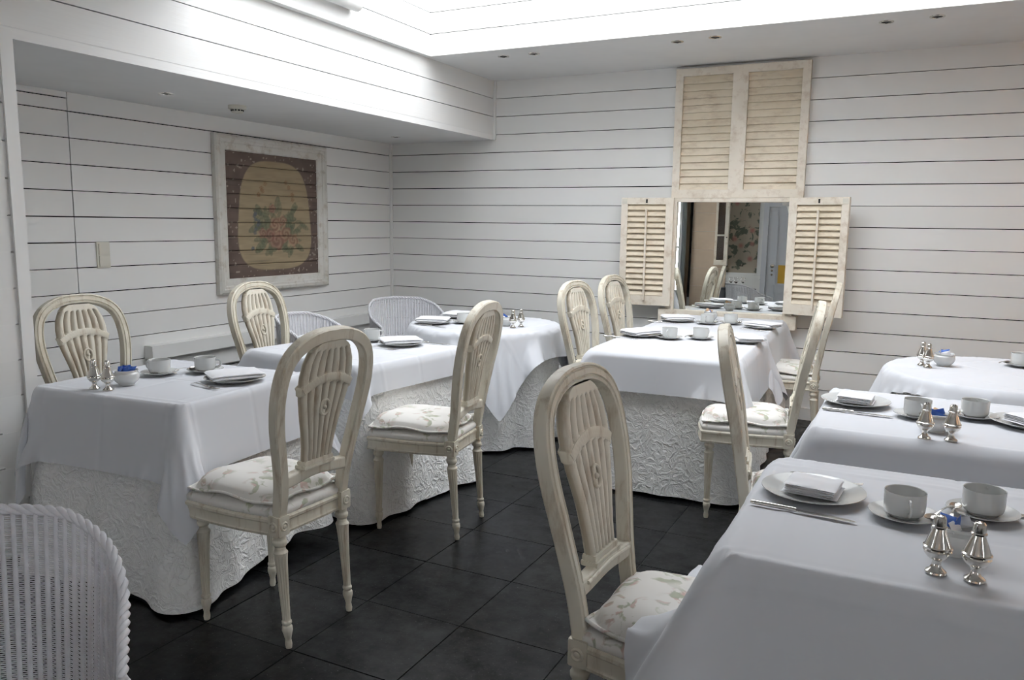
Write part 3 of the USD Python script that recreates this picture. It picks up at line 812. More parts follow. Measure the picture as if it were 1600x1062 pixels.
# ------------------------------------------------------------------ wicker tub chairs
def build_wicker():
    t = thing('wicker_chair')
    A0 = math.radians(128)

    def ztop(a):
        d = np.abs(np.degrees(a))
        return np.interp(d, [0, 40, 65, 90, 128], [.805, .797, .755, .68, .63])

    def rad(a, h):
        return .262 + .038 * h + .012 * np.cos(a) * h

    def P_(a, h, off=0.0):
        z = .10 + (ztop(a) - .10) * h
        r = rad(a, h) + off
        ac = np.clip(a, -np.pi / 2, np.pi / 2)
        return np.stack([-r * np.cos(ac) + .27 * (np.abs(a) - np.abs(ac)), r * np.sin(ac), z], -1)
    aa = np.linspace(-A0, A0, 211)
    rowsn = 158
    parts = []
    for k in range(rowsn):
        h = np.full_like(aa, (k + .5) / rowsn)
        ph = np.arange(211) * 1.9 + math.pi * (k % 2)
        parts.append(sweep(P_(aa, h, .0008 * np.sin(ph)), circ(.0014, 4, .0016), (0, 0, 1), cap=False))
    obj('woven_shell', cat_(parts), M['wicker'], t, smooth=True, kind='stuff')
    for k in range(62):
        a = -A0 + 2 * A0 * k / 61
        hs = np.linspace(0, 1, 14)
        obj('stake', sweep(P_(np.full(14, a), hs), circ(.0052, 6), (1, .01, 0)), M['wicker'], t, smooth=True)
    rim = P_(aa, np.ones_like(aa))
    k = np.arange(211)
    for j in range(3):
        off = np.stack([.005 * np.cos(k * .55 + j * 2.094), .005 * np.cos(k * .55 + j * 2.094), .006 * np.sin(k * .55 + j * 2.094)], -1)
        rd = np.stack([-np.cos(aa), np.sin(aa), np.ones_like(aa)], -1)
        obj('braided_rim', sweep(rim + off * rd, circ(.0062, 7), (0, 0, 1)), M['wicker'], t, smooth=True)
    for e in (-1, 1):
        hs = np.linspace(0, 1, 30)
        obj('arm_post', sweep(P_(np.full(30, e * A0), hs), circ(.013, 8), (1, .01, 0)), M['wicker'], t, smooth=True)
    th = np.linspace(0, 2 * np.pi, 48, endpoint=False)
    obj('seat', lathe([(.001, .425), (.20, .43), (.245, .42), (.25, .40), (.24, .385), (.001, .385)], 48), M['wicker'], t)
    for x, y in ((-.18, .17), (-.18, -.17), (.17, .19), (.17, -.19)):
        obj('leg', tube(np.array([[x * 1.1, y * 1.1, 0], [x, y, .40]]), .015, 10, (1, 0, 0)), M['wicker'], t)
    return t


wicker = Kind(build_wicker)
wicker((-1.46, .70, 0), -37, 'white wicker tub chair cut off at the bottom left corner', 'wicker chair')
wicker((-3.46, 5.12, 0), -33, 'white wicker tub chair in the back left corner behind the round table', 'wicker chair')
wicker((-3.32, 3.98, 0), 14, 'white wicker tub chair by the alcove ledge, only its rolled rim showing', 'wicker chair')


# ------------------------------------------------------------------ tables and cloths
def drape(side, zt, a=None, b=None, r=None, n=66, flare=.10, steps=230, seed=1, off=(0, 0), rot=0.0, crease=True, bend=.5, blocks=(), xmin=-9.0, ears=.30, earmin=-9.0):
    """A square cloth let fall over a table top (rounded rectangle a x b half sizes, or round r): position-based dynamics on a grid."""
    g = np.linspace(-side / 2, side / 2, n)
    s = g[1] - g[0]
    X = np.stack([*np.meshgrid(g, g, indexing='ij'), np.zeros((n, n))], -1)
    ro = math.radians(rot)
    X[..., :2] = X[..., :2] @ np.array([[math.cos(ro), math.sin(ro)], [-math.sin(ro), math.cos(ro)]]) + off
    rg = np.random.default_rng(seed)
    X[..., 2] = zt + .004

    def sdf(xy):
        if r is not None:
            d = np.linalg.norm(xy, axis=-1)
            return d - r, xy / np.maximum(d, 1e-9)[..., None]
        rc = .03
        q = np.abs(xy) - (np.array([a, b]) - rc)
        m = np.maximum(q, 0)
        L = np.linalg.norm(m, axis=-1)
        d = L + np.minimum(q.max(-1), 0) - rc
        gr = np.where((L > 1e-9)[..., None], m / np.maximum(L, 1e-9)[..., None], np.stack([q[..., 0] >= q[..., 1], q[..., 0] < q[..., 1]], -1).astype(float))
        return d, gr * np.sign(xy + 1e-12)
    d0, _ = sdf(X[..., :2])
    w = np.where(d0 < -.004, 0.0, 1.0)
    X[..., 2] -= np.clip(d0, 0, 1) * .35
    X += rg.normal(0, .0006, X.shape) * w[..., None]
    V = np.zeros_like(X)
    jb = [np.array([j for j in range(n - 2) if j % 4 in k]) for k in ((0, 1), (2, 3))]
    jb4 = [np.array([j for j in range(n - 6) if (j // 6) % 2 == k]) for k in (0, 1)]
    pairs = []
    for st in (0, 1):
        e = (n - st) // 2 * 2
        pairs += [((slice(None), slice(st, st + e - 1, 2)), (slice(None), slice(st + 1, st + e, 2)), s, 1.0),
                  ((slice(st, st + e - 1, 2), slice(None)), (slice(st + 1, st + e, 2), slice(None)), s, 1.0)]
        R0, R1 = slice(st, st + e - 1, 2), slice(st + 1, st + e, 2)
        pairs += [((R0, slice(0, n - 1)), (R1, slice(1, n)), s * 2 ** .5, .35), ((R0, slice(1, n)), (R1, slice(0, n - 1)), s * 2 ** .5, .35)]
    for q in jb:
        pairs += [((slice(None), q), (slice(None), q + 2), 2 * s, bend), ((q, slice(None)), (q + 2, slice(None)), 2 * s, bend)]
    for q in jb4:
        pairs += [((slice(None), q), (slice(None), q + 6), 6 * s, bend * .35), ((q, slice(None)), (q + 6, slice(None)), 6 * s, bend * .35)]
    W = w[..., None]
    for it in range(steps):
        V *= .965
        V[..., 2] -= 9.8 * .016 * w
        old = X.copy()
        X = X + V * .016 * W
        for _ in range(7):
            for A, B, L0, k in pairs:
                d = X[B] - X[A]
                ln = np.sqrt((d * d).sum(-1, keepdims=True)) + 1e-9
                wa, wb = W[A], W[B]
                c = d * ((ln - L0) / ln * (k * wa * wb if L0 > 1.6 * s else k) / np.maximum(wa + wb, 1e-9))
                X[A] += wa * c
                X[B] -= wb * c
        d, gr = sdf(X[..., :2])
        dep = zt + .003 - X[..., 2]
        lim = flare * np.clip(dep, 0, 1) + .005
        if r is None:       # the doubled corners stand off the table in a cone
            lim = lim + ears * (X[..., 0] > earmin) * np.clip(dep, 0, 1) * (2 * np.abs(gr[..., 0] * gr[..., 1])) ** .7
        pen = lim - d
        inside = (dep > 0) & (pen > 0)
        upw = inside & (dep < pen)
        X[..., 2] = np.where(upw, zt + .003, X[..., 2])
        side_ = inside & ~upw
        X[..., :2] += gr * np.where(side_, pen, 0)[..., None] * 1.0
        for (bx_, by_, br_, hx_, hy_, zt_) in blocks:      # seats that stand under the cloth: (centre, turn, half sizes, top)
            cb, sb = math.cos(math.radians(br_)), math.sin(math.radians(br_))
            dx, dy = X[..., 0] - bx_, X[..., 1] - by_
            lx, ly = dx * cb + dy * sb, -dx * sb + dy * cb
            hit = (np.abs(lx) < hx_) & (np.abs(ly) < hy_) & (X[..., 2] < zt_) & (X[..., 2] > zt_ - .12)
            X[..., 2] = np.where(hit, zt_, X[..., 2])
        X[..., 0] = np.maximum(X[..., 0], xmin)
        X[..., 2] = np.maximum(X[..., 2], .012)
        V = (X - old) / .016
        V[inside] *= .5
        sp = np.linalg.norm(V, axis=-1, keepdims=True)
        V *= np.minimum(1, 2.5 / np.maximum(sp, 1e-9))
    for _ in range(2):      # light smoothing away from the pinned top
        Y = X.copy()
        Y[1:-1, 1:-1] = (X[1:-1, 1:-1] * 4 + X[2:, 1:-1] + X[:-2, 1:-1] + X[1:-1, 2:] + X[1:-1, :-2]) / 8
        X = X + (Y - X) * .6 * W
    # finer grid
    from scipy.ndimage import zoom
    k = 2 * n - 1
    F = np.stack([zoom(X[..., c], k / n, order=3, mode='nearest', grid_mode=False) for c in range(3)], -1)
    if crease:          # ironed fold lines: fine ridges at the quarters
        t_ = np.linspace(0, 1, k)
        prof = sum(np.exp(-((t_ - c) / .006) ** 2) * sg for c, sg in ((.25, 1), (.5, -1), (.75, 1)))
        nn = np.cross(np.gradient(F, axis=0), np.gradient(F, axis=1))
        nn /= np.linalg.norm(nn, axis=-1, keepdims=True) + 1e-12
        F = F + nn * (prof[:, None] + prof[None, :])[..., None] * .0022
    return gridmesh(F)


def skirt(zt, a=None, b=None, r=None, flare=.085, amp=.02, waves=9, seed=1, hem=.012, corner=.05, lift=None, xmin=-9.0):
    """The floor-length undercloth: a closed loop lofted down from the table edge, folds growing towards the hem."""
    rg = np.random.default_rng(seed)
    n = 420
    zt = zt - .008
    if r is not None:
        r = r - .018
    else:
        a, b = a - .018, b - .018
    if r is not None:
        th = np.linspace(0, 2 * np.pi, n, endpoint=False)
        base = np.stack([r * np.cos(th), r * np.sin(th)], -1)
        nr = base / r
        cm = np.zeros(n)
        s = th
        fold = sum(np.sin(s * k + rg.uniform(0, 6)) * w_ for k, w_ in ((waves, 1.0), (waves + 3, .6), (waves * 2 - 1, .35)))
    else:
        th = np.linspace(0, 2 * np.pi, n, endpoint=False)
        p = 9.0
        c, s_ = np.cos(th), np.sin(th)
        rad = (np.abs(c / a) ** p + np.abs(s_ / b) ** p) ** (-1 / p)
        base = np.stack([rad * c, rad * s_], -1)
        # even spacing along the perimeter
        L = np.r_[0, np.cumsum(np.linalg.norm(np.diff(np.vstack([base, base[:1]]), axis=0), axis=1))]
        u = np.linspace(0, L[-1], n, endpoint=False)
        base = np.stack([np.interp(u, L, np.r_[base[:, k], base[0, k]]) for k in (0, 1)], -1)
        tg = np.roll(base, -1, 0) - np.roll(base, 1, 0)
        nr = np.stack([tg[:, 1], -tg[:, 0]], -1)
        nr /= np.linalg.norm(nr, axis=1, keepdims=True)
        cm = np.exp(-(((np.abs(base[:, 0]) - a) / .07) ** 2 + ((np.abs(base[:, 1]) - b) / .07) ** 2))
        fold = sum(np.sin(2 * np.pi * u / L[-1] * k + rg.uniform(0, 6)) * w_ for k, w_ in ((11, .8), (17, .5), (5, .7)))
    H = np.linspace(0, 1, 46)
    V = np.zeros((len(H), n, 3))
    hz = np.full(n, hem) + .006 * np.abs(np.sin(np.arange(n) * .05 + seed))
    if lift is not None:
        hz = hz + lift(base)
    for i, h in enumerate(H):
        o = flare * zt * h + amp * h ** 1.6 * fold + corner * cm * h ** 1.1
        V[i, :, :2] = base + nr * o[:, None]
        V[i, :, 0] = np.maximum(V[i, :, 0], xmin)
        V[i, :, 2] = zt + (hz - zt) * h
    return gridmesh(V, closed_m=True, flip=True)


def table(label, cx, cy, rz, a=None, b=None, r=None, zt=.742):
    t = thing('dining_table', label, 'table', loc=(cx, cy, 0), rz=rz)
    if r is not None:
        obj('tabletop', lathe([(.001, zt - .025), (r - .03, zt - .025), (r - .022, zt - .012), (r - .026, zt - .006), (.001, zt - .006)], 64), M['table_wood'], t)
    else:
        obj('tabletop', box(-a + .022, a - .022, -b + .022, b - .022, zt - .032, zt - .006, .006), M['table_wood'], t, smooth=False)
    obj('pedestal', lathe([(.001, .06), (.05, .06), (.06, .10), (.045, .16), (.05, .30), (.035, .40), (.04, .60), (.09, zt - .03), (.001, zt - .027)], 32), M['table_wood'], t)
    for k in range(4):
        ang = math.radians(45 + 90 * k) if r is None else math.radians(20 + 90 * k)
        R = min(a, b) * .98 if r is None else r * .72
        d = np.array([math.cos(ang), math.sin(ang), 0])
        pth = np.array([d * .03 + [0, 0, .085], d * R * .5 + [0, 0, .062], d * R * .85 + [0, 0, .040], d * R + [0, 0, .034]])
        obj('foot', sweep(pth, np.array([rrect(w_, h_, .012) for w_, h_ in ((.06, .09), (.065, .07), (.075, .055), (.06, .044))]), (0, 0, 1)), M['table_wood'], t, smooth=40)
    return t


ZT = .742
ZTOP = .7475          # where things stand on a cloth


def cloths(cx, cy, rz, over, under, lo, lu, rzo=None):
    o = obj('tablecloth', over, M['linen'], smooth=True, label=lo, cat='tablecloth', loc=(cx, cy, 0), rz=rz if rzo is None else rzo)
    u = obj('undercloth', under, M['damask'], smooth=True, label=lu, cat='undercloth', loc=(cx, cy, 0), rz=rz)
    return o, u


# near left table
a, b = .385, .36
table('pedestal table under cloths at the near left', -2.70, 2.28, 4, a, b)
cloths(-2.70, 2.28, 4, drape(1.24, ZT, a, b, seed=3, off=(.01, -.0), flare=.14, xmin=-.415, n=80, earmin=0.0), skirt(ZT, a, b, flare=.10, amp=.012, seed=4, corner=.11, xmin=-.41, lift=lambda p: .07 * np.clip((p[:, 0] - .1) / .3, 0, 1) * np.clip((p[:, 1] + .15) / .3, 0, 1)),
       'plain white tablecloth on the near left table', 'floor-length embossed white undercloth of the near left table')
# second left table
a, b = .415, .40
table('pedestal table under cloths, second on the left', -2.585, 3.345, -7, a, b)
cloths(-2.585, 3.345, -7, drape(1.075, ZT, a, b, seed=5, off=(.0, .0), flare=.14, n=62), skirt(ZT, a, b, flare=.10, amp=.012, seed=9, corner=.07),
       'bright white tablecloth on the second left table', 'floor-length embossed undercloth of the second left table')
# round tables
dr = drape(1.32, ZT, r=.50, seed=8, flare=.20, steps=240)
sr = skirt(ZT, r=.50, flare=.01, amp=.028, waves=9, seed=5)
table('round table under cloths in the back left corner', -2.52, 4.62, 0, r=.50)
cloths(-2.52, 4.62, 0, dr, sr, 'white square tablecloth over the round corner table', 'embossed undercloth in folds around the round corner table', rzo=-8)
table('round table under cloths at the right by the back wall', .40, 4.28, 0, r=.50)
cloths(.40, 4.28, 0, drape(1.14, ZT, r=.50, seed=18, flare=.40, steps=170, n=60), skirt(ZT, r=.50, flare=.02, amp=.016, waves=11, seed=6), 'white square tablecloth over the round table at far right', 'embossed undercloth of the round table at far right', rzo=-42)
# long table: two square tables end to end below the mirror
a, b = .405, .485
d4 = drape(1.34, ZT, a, b, seed=13, flare=.12)
s4 = skirt(ZT, a, b, flare=.075, amp=.008, seed=14, corner=.035)
for (cx, cy, rz), s in zip(((-1.155, 4.44, 2), (-1.19, 5.45, 1)), ('nearer half', 'half under the mirror')):
    table(f'table under cloths, {s} of the long table', cx, cy, rz, a, b)
    cloths(cx, cy, rz, d4, s4, f'white tablecloth on the {s} of the long table', f'embossed undercloth below the {s} of the long table')
# right tables
a, b = .43, .395
d5 = drape(1.46, ZT, a, b, seed=21, n=74, flare=.24, off=(.04, -.06), blocks=((-.50, -.175, -3.5, .225, .215, .525),))
d6 = drape(1.46, ZT, a, b, seed=23, flare=.09, off=(.0, .0))
s5 = skirt(ZT, a, b, flare=.08, amp=.008, seed=22, corner=.05)
for (cx, cy), s, d5 in zip(((.10, 1.96), (.15, 3.12)), ('near right table', 'second right table'), (d5, d6)):
    table(f'table under cloths, {s}', cx, cy, 0, a, b)
    cloths(cx, cy, 0, d5, s5, f'long plain white tablecloth on the {s}', f'embossed undercloth of the {s}')


# ------------------------------------------------------------------ tableware
def build_plate():
    return obj('plate', lathe([(.001, .006), (.075, .006), (.082, .009), (.118, .019), (.1215, .0195), (.122, .018), (.118, .0165), (.083, .005), (.075, .001), (.065, 0), (.001, .001)], 56), M['porcelain'])


def build_saucer():
    return obj('saucer', lathe([(.001, .005), (.026, .005), (.028, .007), (.034, .007), (.046, .009), (.072, .0165), (.0755, .017), (.076, .0155), (.071, .014), (.045, .004), (.032, .0), (.001, .001)], 48), M['porcelain'])


def build_cup():
    t = thing('cup')
    obj('bowl', lathe([(.001, .004), (.028, .003), (.029, 0), (.0315, 0), (.0335, .004), (.0405, .009), (.0435, .016), (.0442, .026), (.0445, .058), (.0437, .0595), (.0422, .058), (.0418, .028), (.040, .016), (.032, .009), (.001, .007)], 48), M['porcelain'], t)
    pth = spline([(.0415, 0, .047), (.055, 0, .048), (.064, 0, .043), (.066, 0, .032), (.060, 0, .021), (.0415, 0, .018)], 18)
    obj('handle', sweep(pth, rrect(.010, .0055, .0022), (0, 1, 0)), M['porcelain'], t, smooth=50)
    return t


def build_spoon():
    n = 15
    x, y = np.meshgrid(np.linspace(-1, 1, n), np.linspace(-1, 1, n), indexing='ij')
    R = np.sqrt(x ** 2 + y ** 2 - x ** 2 * y ** 2)
    u, v = x * np.sqrt(1 - y ** 2 / 2), y * np.sqrt(1 - x ** 2 / 2)
    zz = .0075 - .006 * (1 - (u ** 2 + v ** 2))
    top = gridmesh(np.stack([u * .021, v * .013, zz], -1))
    bot = gridmesh(np.stack([u * .021, v * .013, zz - .0013], -1), flip=True)
    pth = spline([(.019, 0, .0066), (.035, 0, .010), (.070, 0, .013), (.105, 0, .009)], 16)
    S = np.array([rrect(w_, .0018, .0007) for w_ in np.interp(np.linspace(0, 1, 16), [0, .15, .6, .9, 1], [.007, .004, .005, .009, .005])])
    return obj('teaspoon', cat_([top, bot, sweep(pth, S, (0, 0, 1))]), M['silver'], smooth=50)


def build_fork():
    parts = []
    pth = spline([(-.045, 0, .0045), (-.02, 0, .006), (.03, 0, .009), (.09, 0, .004)], 18)
    S = np.array([rrect(w_, .0022, .0008) for w_ in np.interp(np.linspace(0, 1, 18), [0, .2, .35, .6, .92, 1], [.020, .018, .006, .006, .013, .008])])
    parts.append(sweep(pth, S, (0, 0, 1)))
    for k in range(4):
        y = -.0085 + .00567 * k
        parts.append(sweep(spline([(-.043, y, .0045), (-.065, y, .003), (-.092, y * .95, .007)], 10), rrect(.0028, .0022, .0008), (0, 0, 1)))
    return obj('fork', cat_(parts), M['silver'], smooth=50)


def build_knife():
    t = thing('knife')
    pth = np.stack([np.linspace(-.12, -.015, 20), 0 * np.linspace(0, 1, 20), np.full(20, .006)], -1)
    w_ = np.interp(np.linspace(0, 1, 20), [0, .06, .3, .8, .92, 1], [.008, .016, .015, .010, .012, .010])
    obj('handle', sweep(pth, np.array([circ(w / 2, 10, min(w / 2, .0055)) for w in w_]), (0, 0, 1)), M['silver'], t, smooth=60)
    pth = np.stack([np.linspace(-.016, .115, 20), np.linspace(0, -.001, 20), np.full(20, .004)], -1)
    w_ = np.interp(np.linspace(0, 1, 20), [0, .1, .6, .9, 1], [.008, .016, .019, .014, .003])
    obj('blade', sweep(pth, np.array([rrect(w, .0016, .0005) for w in w_]), (0, 0, 1)), M['silver'], t, smooth=50)
    return t


def napkin_mesh(lx, ly, layers, th, bendx, seed, spread=.004):
    rg = np.random.default_rng(seed)
    out = []
    n = 22
    for k in range(layers):
        x, y = np.meshgrid(np.linspace(-1, 1, n), np.linspace(-1, 1, n), indexing='ij')
        sx = lx / 2 * (1 - .01 * k) + rg.uniform(-spread, spread)
        sy = ly / 2 + rg.uniform(-spread, spread) * .6
        ox, oy = rg.uniform(-spread, spread) * .5, rg.uniform(-spread, spread) * .5
        z = k * th * 1.04 + bendx * (x ** 2) + .0035 * (meshkit.noise(np.stack([x * 1.5, y * 1.5, 0 * x], -1), seed) - .5) * (1 + k * .3)
        e = np.clip((1 - np.maximum(np.abs(x), np.abs(y))) / .10, 0, 1)
        e = np.sqrt(e * (2 - e))
        cx_, cy_ = x * sx + ox, y * sy + oy
        up_ = np.stack([cx_, cy_, z + th * (.5 + .48 * e)], -1)
        lo_ = np.stack([cx_, cy_, z + th * (.5 - .48 * e)], -1)
        out += [gridmesh(up_), gridmesh(lo_, flip=True)]
    return cat_(out)


plate, saucer, cup, spoon, fork, knife = map(Kind, (build_plate, build_saucer, build_cup, build_spoon, build_fork, build_knife))
napkin_thick = Kind(lambda: obj('napkin', napkin_mesh(.125, .115, 5, .0048, .0, 5), M['napkin'], smooth=55))
napkin_wide = Kind(lambda: obj('napkin', napkin_mesh(.205, .15, 2, .0115, -.004, 8, .007), M['napkin'], smooth=55))


def build_shaker():
    t = thing('shaker')
    obj('body', lathe([(.001, 0), (.0185, 0), (.0195, .002), (.0185, .005), (.012, .010), (.0085, .017), (.008, .022), (.010, .027), (.018, .033), (.0232, .040), (.0255, .046), (.0235, .049), (.0262, .051), (.0262, .054), (.0235, .056), (.0215, .062), (.0165, .075), (.0128, .085), (.0118, .090), (.001, .090)], 44), M['silver'], t)
    obj('cap', lathe([(.0118, .090), (.0140, .091), (.0140, .094), (.0118, .0955), (.0115, .106), (.0108, .111), (.0080, .1145), (.001, .116)], 32), M['silver'], t)
    obj('holes', cat_([move(lathe([(.001, .0006), (.0010, .0005), (.0011, 0), (.001, -.001)], 8), (.005 * math.cos(q), .005 * math.sin(q), .1151)) for q in np.arange(6) * math.pi / 3]), M['black'], t)
    return t


def build_bowl():
    return obj('sugar_bowl', lathe([(.001, .006), (.024, .006), (.026, 0), (.029, 0), (.030, .006), (.043, .018), (.049, .033), (.047, .047), (.041, .053), (.0425, .057), (.0445, .060), (.043, .061), (.040, .057), (.0385, .053), (.044, .045), (.046, .033), (.040, .020), (.026, .011), (.001, .010)], 48), M['porcelain'])


def packet_mesh(seed):
    n = 10
    x, y = np.meshgrid(np.linspace(-1, 1, n), np.linspace(-1, 1, n), indexing='ij')
    e = np.clip((1 - np.maximum(np.abs(x) ** 2, np.abs(y) ** 2)), 0, 1)
    z = .0035 * e
    return cat_([gridmesh(np.stack([x * .024, y * .012, z + .0006], -1)), gridmesh(np.stack([x * .024, y * .012, -z], -1), flip=True)])


shaker, bowl = Kind(build_shaker), Kind(build_bowl)


def packets(x, y, where, seed, kinds):
    rg = np.random.default_rng(seed)
    for k, c in enumerate(kinds):
        a_ = rg.uniform(0, 6.28)
        m = move(packet_mesh(seed), (0, 0, 0), rx=rg.uniform(35, 85), rz=math.degrees(a_))
        m = move(m, (0, 0, 0), ry=rg.uniform(-25, 25))
        q = k / max(1, len(kinds)) * 6.28 + rg.uniform(-.3, .3)
        rr_ = .018 if k else 0
        obj('sugar_packet', m, M[{'b': 'blue_paper', 'w': 'white_paper', 'n': 'brown_paper'}[c]], smooth=40, cat='sugar packet', group=f'{dict(b="blue", w="white", n="brown")[c]} packets in the bowl {where}',
            label=f'{dict(b="blue", w="white", n="brown")[c]} paper sugar packet in the bowl {where}', loc=(x + rr_ * math.cos(q), y + rr_ * math.sin(q), ZTOP + .061 + rg.uniform(-.003, .005)))


def cupset(x, y, hang, where, spoon_at=None):
    saucer((x, y, ZTOP), 0, f'white porcelain saucer under the cup {where}', 'saucer')
    cup((x, y, ZTOP + .0068), hang, f'white porcelain cup {where}', 'cup')
    if spoon_at is not None:
        q = math.radians(spoon_at)
        spoon((x + .056 * math.cos(q), y + .056 * math.sin(q), ZTOP + .0125), spoon_at + 75, f'silver teaspoon by the cup {where}', 'teaspoon')


def setting(x, y, rz, where, nap, nrz=None, nz=.011, off=(0, 0)):
    plate((x, y, ZTOP), rz, f'white porcelain plate {where}', 'plate')
    nap((x + off[0], y + off[1], ZTOP + nz), rz if nrz is None else nrz, f'folded white napkin on the plate {where}', 'napkin')


def condiments(b_, s1, s2, where, kinds, seed, names=('left', 'right')):
    bowl((*b_, ZTOP), 0, f'small white sugar bowl {where}', 'sugar bowl')
    packets(*b_, where, seed, kinds)
    for s_, nm in zip((s1, s2), names):
        shaker((*s_, ZTOP), 0, f'{nm} silver shaker of the pair {where}', 'shaker')


# near left table
w = 'on the near left table'
condiments((-2.765, 2.10), (-2.80, 1.985), (-2.735, 1.995), w, 'bbbbbb', 31)
cupset(-2.83, 2.31, 190, 'beside the sugar bowl ' + w, -60)
cupset(-2.715, 2.45, 30, 'behind the napkin ' + w, 200)
setting(-2.46, 2.37, 20, w, napkin_wide, 60, .0190)
fork((-2.47, 2.22, ZTOP), 170, 'silver fork in front of the plate ' + w, 'fork')
# second left table
w = 'on the second left table'
setting(-2.44, 3.53, 10, 'at the right side ' + w, napkin_wide, 48, .0190)
cupset(-2.66, 3.57, 60, w, 150)
fork((-2.44, 3.38, ZTOP), 175, 'silver fork in front of the plate ' + w, 'fork')
knife((-2.33, 3.66, ZTOP), 8, 'silver knife right of the plate ' + w, 'knife')
setting(-2.88, 3.40, 0, 'at the wall side ' + w, napkin_wide, 90, .0190)
# round corner table
w = 'on the round corner table'
setting(-2.80, 4.42, 0, 'at the left ' + w, napkin_wide, 20, .0190)
knife((-2.72, 4.29, ZTOP), -8, 'silver knife at the left ' + w, 'knife')
setting(-2.84, 4.80, 0, 'towards the wicker chair ' + w, napkin_wide, 100, .0190)
cupset(-2.64, 4.54, 0, 'nearer one ' + w, 30)
cupset(-2.62, 4.80, 0, 'farther one ' + w)
condiments((-2.345, 4.57), (-2.255, 4.50), (-2.235, 4.575), w, 'bww', 33)
# long table
w = 'on the long table'
setting(-1.44, 4.58, 0, 'nearest on the left ' + w, napkin_wide, 60, .0190)
knife((-1.50, 4.42, ZTOP), -4, 'silver knife by the left plate ' + w, 'knife')
cupset(-1.255, 4.55, -90, 'front left ' + w, 170)
cupset(-1.095, 4.64, 60, 'front right ' + w, 190)
setting(-.845, 4.66, 0, 'nearest on the right ' + w, napkin_wide, 120, .0190)
setting(-1.45, 5.44, 0, 'far left, by the mirror ' + w, napkin_wide, 30, .0190)
knife((-1.50, 5.30, ZTOP), 0, 'silver knife by the far left plate ' + w, 'knife')
cupset(-1.235, 5.40, -90, 'back left, by the mirror ' + w, 20)
cupset(-1.095, 5.48, 60, 'back right, by the mirror ' + w, 10)
setting(-.87, 5.37, 0, 'far right, by the mirror ' + w, napkin_wide, 160, .0190)
fork((-.90, 5.22, ZTOP), 168, 'silver fork by the far right plate ' + w, 'fork')
bowl((-1.27, 5.64, ZTOP), 0, 'small white sugar bowl ' + w, 'sugar bowl')
packets(-1.27, 5.64, w, 35, 'bnw')
# near right table
w = 'on the near right table'
setting(-.185, 2.035, 3, 'at the left ' + w, napkin_thick, -5, .012)
knife((-.190, 1.886, ZTOP), -5, 'silver knife in front of the plate ' + w, 'knife')
fork((-.17, 2.175, ZTOP), 172, 'silver fork behind the napkin ' + w, 'fork')
cupset(.018, 1.965, -78, 'at the left ' + w, -12)
cupset(.180, 2.07, 80, 'at the right ' + w, 188)
condiments((.115, 1.80), (.078, 1.672), (.143, 1.668), w, 'bwbw', 37)
setting(.40, 1.99, 0, 'at the right edge ' + w, napkin_thick, 5, .012)
knife((.325, 2.10, ZTOP), 172, 'silver knife beside the right plate ' + w, 'knife')
# second right table
w = 'on the second right table'
setting(-.165, 3.21, 3, 'at the left ' + w, napkin_thick, -4, .012)
knife((-.145, 3.04, ZTOP), -3, 'silver knife in front of the plate ' + w, 'knife')
fork((-.15, 3.34, ZTOP), 172, 'silver fork behind the napkin ' + w, 'fork')
cupset(.042, 3.085, -78, 'at the left ' + w)
cupset(.222, 3.175, 80, 'at the right ' + w, 188)
condiments((.095, 2.90), (.064, 2.778), (.138, 2.79), w, 'bnwb', 39)
setting(.385, 3.14, 0, 'at the right edge ' + w, napkin_thick, 40, .012)
# round table at far right
w = 'on the far right round table'
condiments((.155, 4.36), (.060, 4.31), (.085, 4.26), w, 'bbww', 41)
cupset(.49, 4.53, 0, w, 170)
setting(.70, 4.20, 0, w, napkin_wide, 60, .0190)

# ------------------------------------------------------------------ what stands behind the camera and shows in the mirror
cab = thing('wall_cabinet', 'cream wall cabinet with a glazed door, seen in the mirror', 'cabinet')
cx0, cx1, cz0, cz1, cd = -2.25, -2.03, 1.02, 2.35, .20
obj('carcass', cat_([box(cx0, cx0 + .015, YF + .03, YF + cd, cz0, cz1, .002), box(cx1 - .015, cx1, YF + .03, YF + cd, cz0, cz1, .002), box(cx0 + .015, cx1 - .015, YF + .03, YF + cd, cz0, cz0 + .015, .002), box(cx0 + .015, cx1 - .015, YF + .031, YF + .04, cz0 + .015, cz1, .001)]), M['shutter'], cab, smooth=False)
dr_ = obj('door', cat_([box(cx0, cx0 + .04, YF + cd, YF + cd + .02, cz0, cz1, .003), box(cx1 - .06, cx1, YF + cd, YF + cd + .02, cz0, cz1, .003), box(cx0 + .04, cx1 - .06, YF + cd, YF + cd + .02, cz0, cz0 + .09, .003), box(cx0 + .04, cx1 - .06, YF + cd, YF + cd + .02, 1.52, 1.55, .003), box(cx0 + .04, cx1 - .06, YF + cd, YF + cd + .02, cz1 - .06, cz1, .003)]), M['shutter'], cab, smooth=False)
obj('pane', box(cx0 + .035, cx1 - .055, YF + cd + .006, YF + cd + .010, cz0 + .08, cz1 - .05, .001), M['glass'], dr_, smooth=False)
obj('knob', move(trimesh.creation.icosphere(2, .012), (cx1 - .02, YF + cd + .03, 1.5)), M['brass'], dr_)
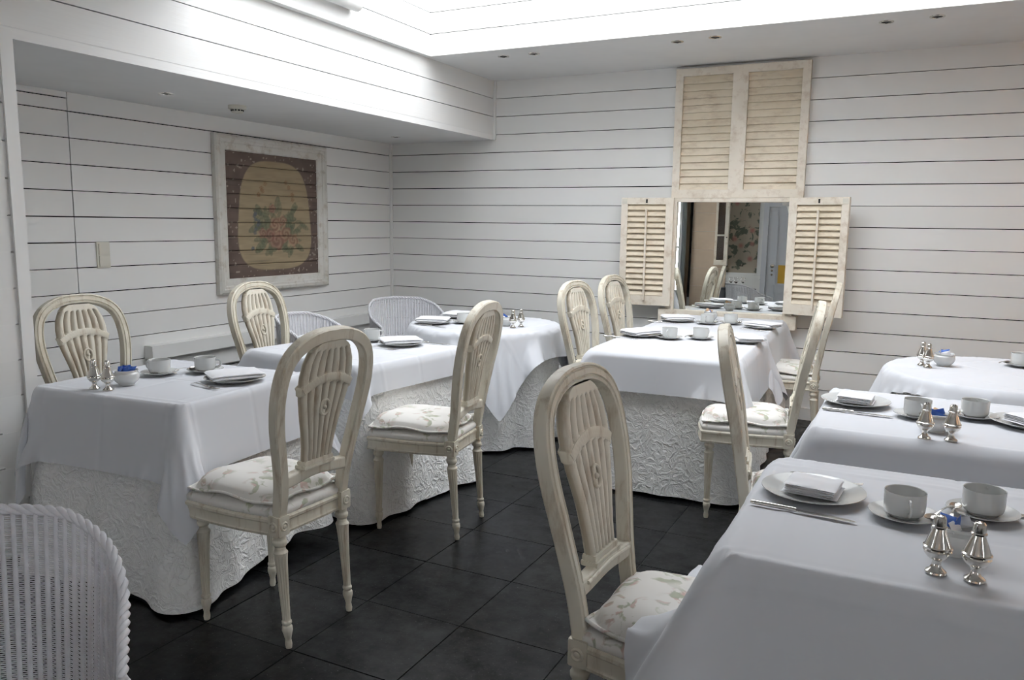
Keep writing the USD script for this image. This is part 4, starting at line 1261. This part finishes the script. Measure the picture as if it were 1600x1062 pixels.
obj('back_board', box(cx0 + .016, cx1 - .016, YF + .041, YF + .05, cz0 + .016, cz1, .001), M['curtain_brown'], cab, smooth=False)  # dark board added so the cabinet interior looks shaded behind the pane


def curtain(name, label, x0, x1, y, mat_, z0=.02, z1=2.35, n=90, amp=.025, waves=3):
    xx = np.linspace(x0, x1, n)
    H = np.linspace(0, 1, 24)
    V = np.array([[(x + .02 * math.sin(h * 3) * (1 if i else 1), y + amp * math.sin(2 * math.pi * waves * (x - x0) / (x1 - x0)) * (.4 + .6 * h), z1 + (z0 - z1) * h) for i, x in enumerate(xx)] for h in H])
    bk = V.copy()
    bk[..., 1] -= .004
    m = cat_([gridmesh(V), gridmesh(bk, flip=True)])
    return obj(name, m, mat_, smooth=True, label=label, cat='curtain')


curtain('curtain', 'pale curtain at the left edge of the mirror reflection', -2.86, -2.78, YF + .07, M['curtain'])
curtain('curtain', 'brown curtain beside the pale one in the mirror reflection', -2.775, -2.715, YF + .08, M['curtain_brown'])
obj('curtain_pole', cat_([box(-2.705, -2.665, YF + .031, YF + .06, .5, 2.4, .004), box(-2.70, -2.67, YF + .031, YF + .05, .44, .5, .004)]), M['black'], smooth=False, label='black upright strip beside the curtains in the mirror reflection', cat='post')
st = thing('side_table', 'small round table with a dark cloth behind the camera, seen in the mirror', 'table', loc=(-1.70, -.45, 0))
obj('tabletop', lathe([(.001, .675), (.27, .675), (.275, .685), (.27, .695), (.001, .695)], 40), M['dark_cloth'], st)
obj('drop_cloth', lathe([(.268, .69), (.285, .45), (.295, .2), (.30, .02)], 40), M['dark_cloth'], st)


def build_wine():
    return obj('wine_glass', lathe([(.001, .003), (.030, .002), (.032, 0), (.001, 0), (.001, .003), (.004, .006), (.0035, .07), (.006, .078), (.024, .092), (.034, .115), (.034, .14), (.028, .17), (.0272, .17), (.0328, .14), (.0328, .116), (.023, .094), (.001, .082)], 28), M['clear'])


wine = Kind(build_wine)
for s, (x, y) in zip(('left', 'middle', 'right'), ((-1.63, -.50), (-1.72, -.35), (-1.80, -.42))):
    wine((x, y, .6955), 0, f'clear stemmed wine glass on the small dark table, {s} of three', 'wine glass')
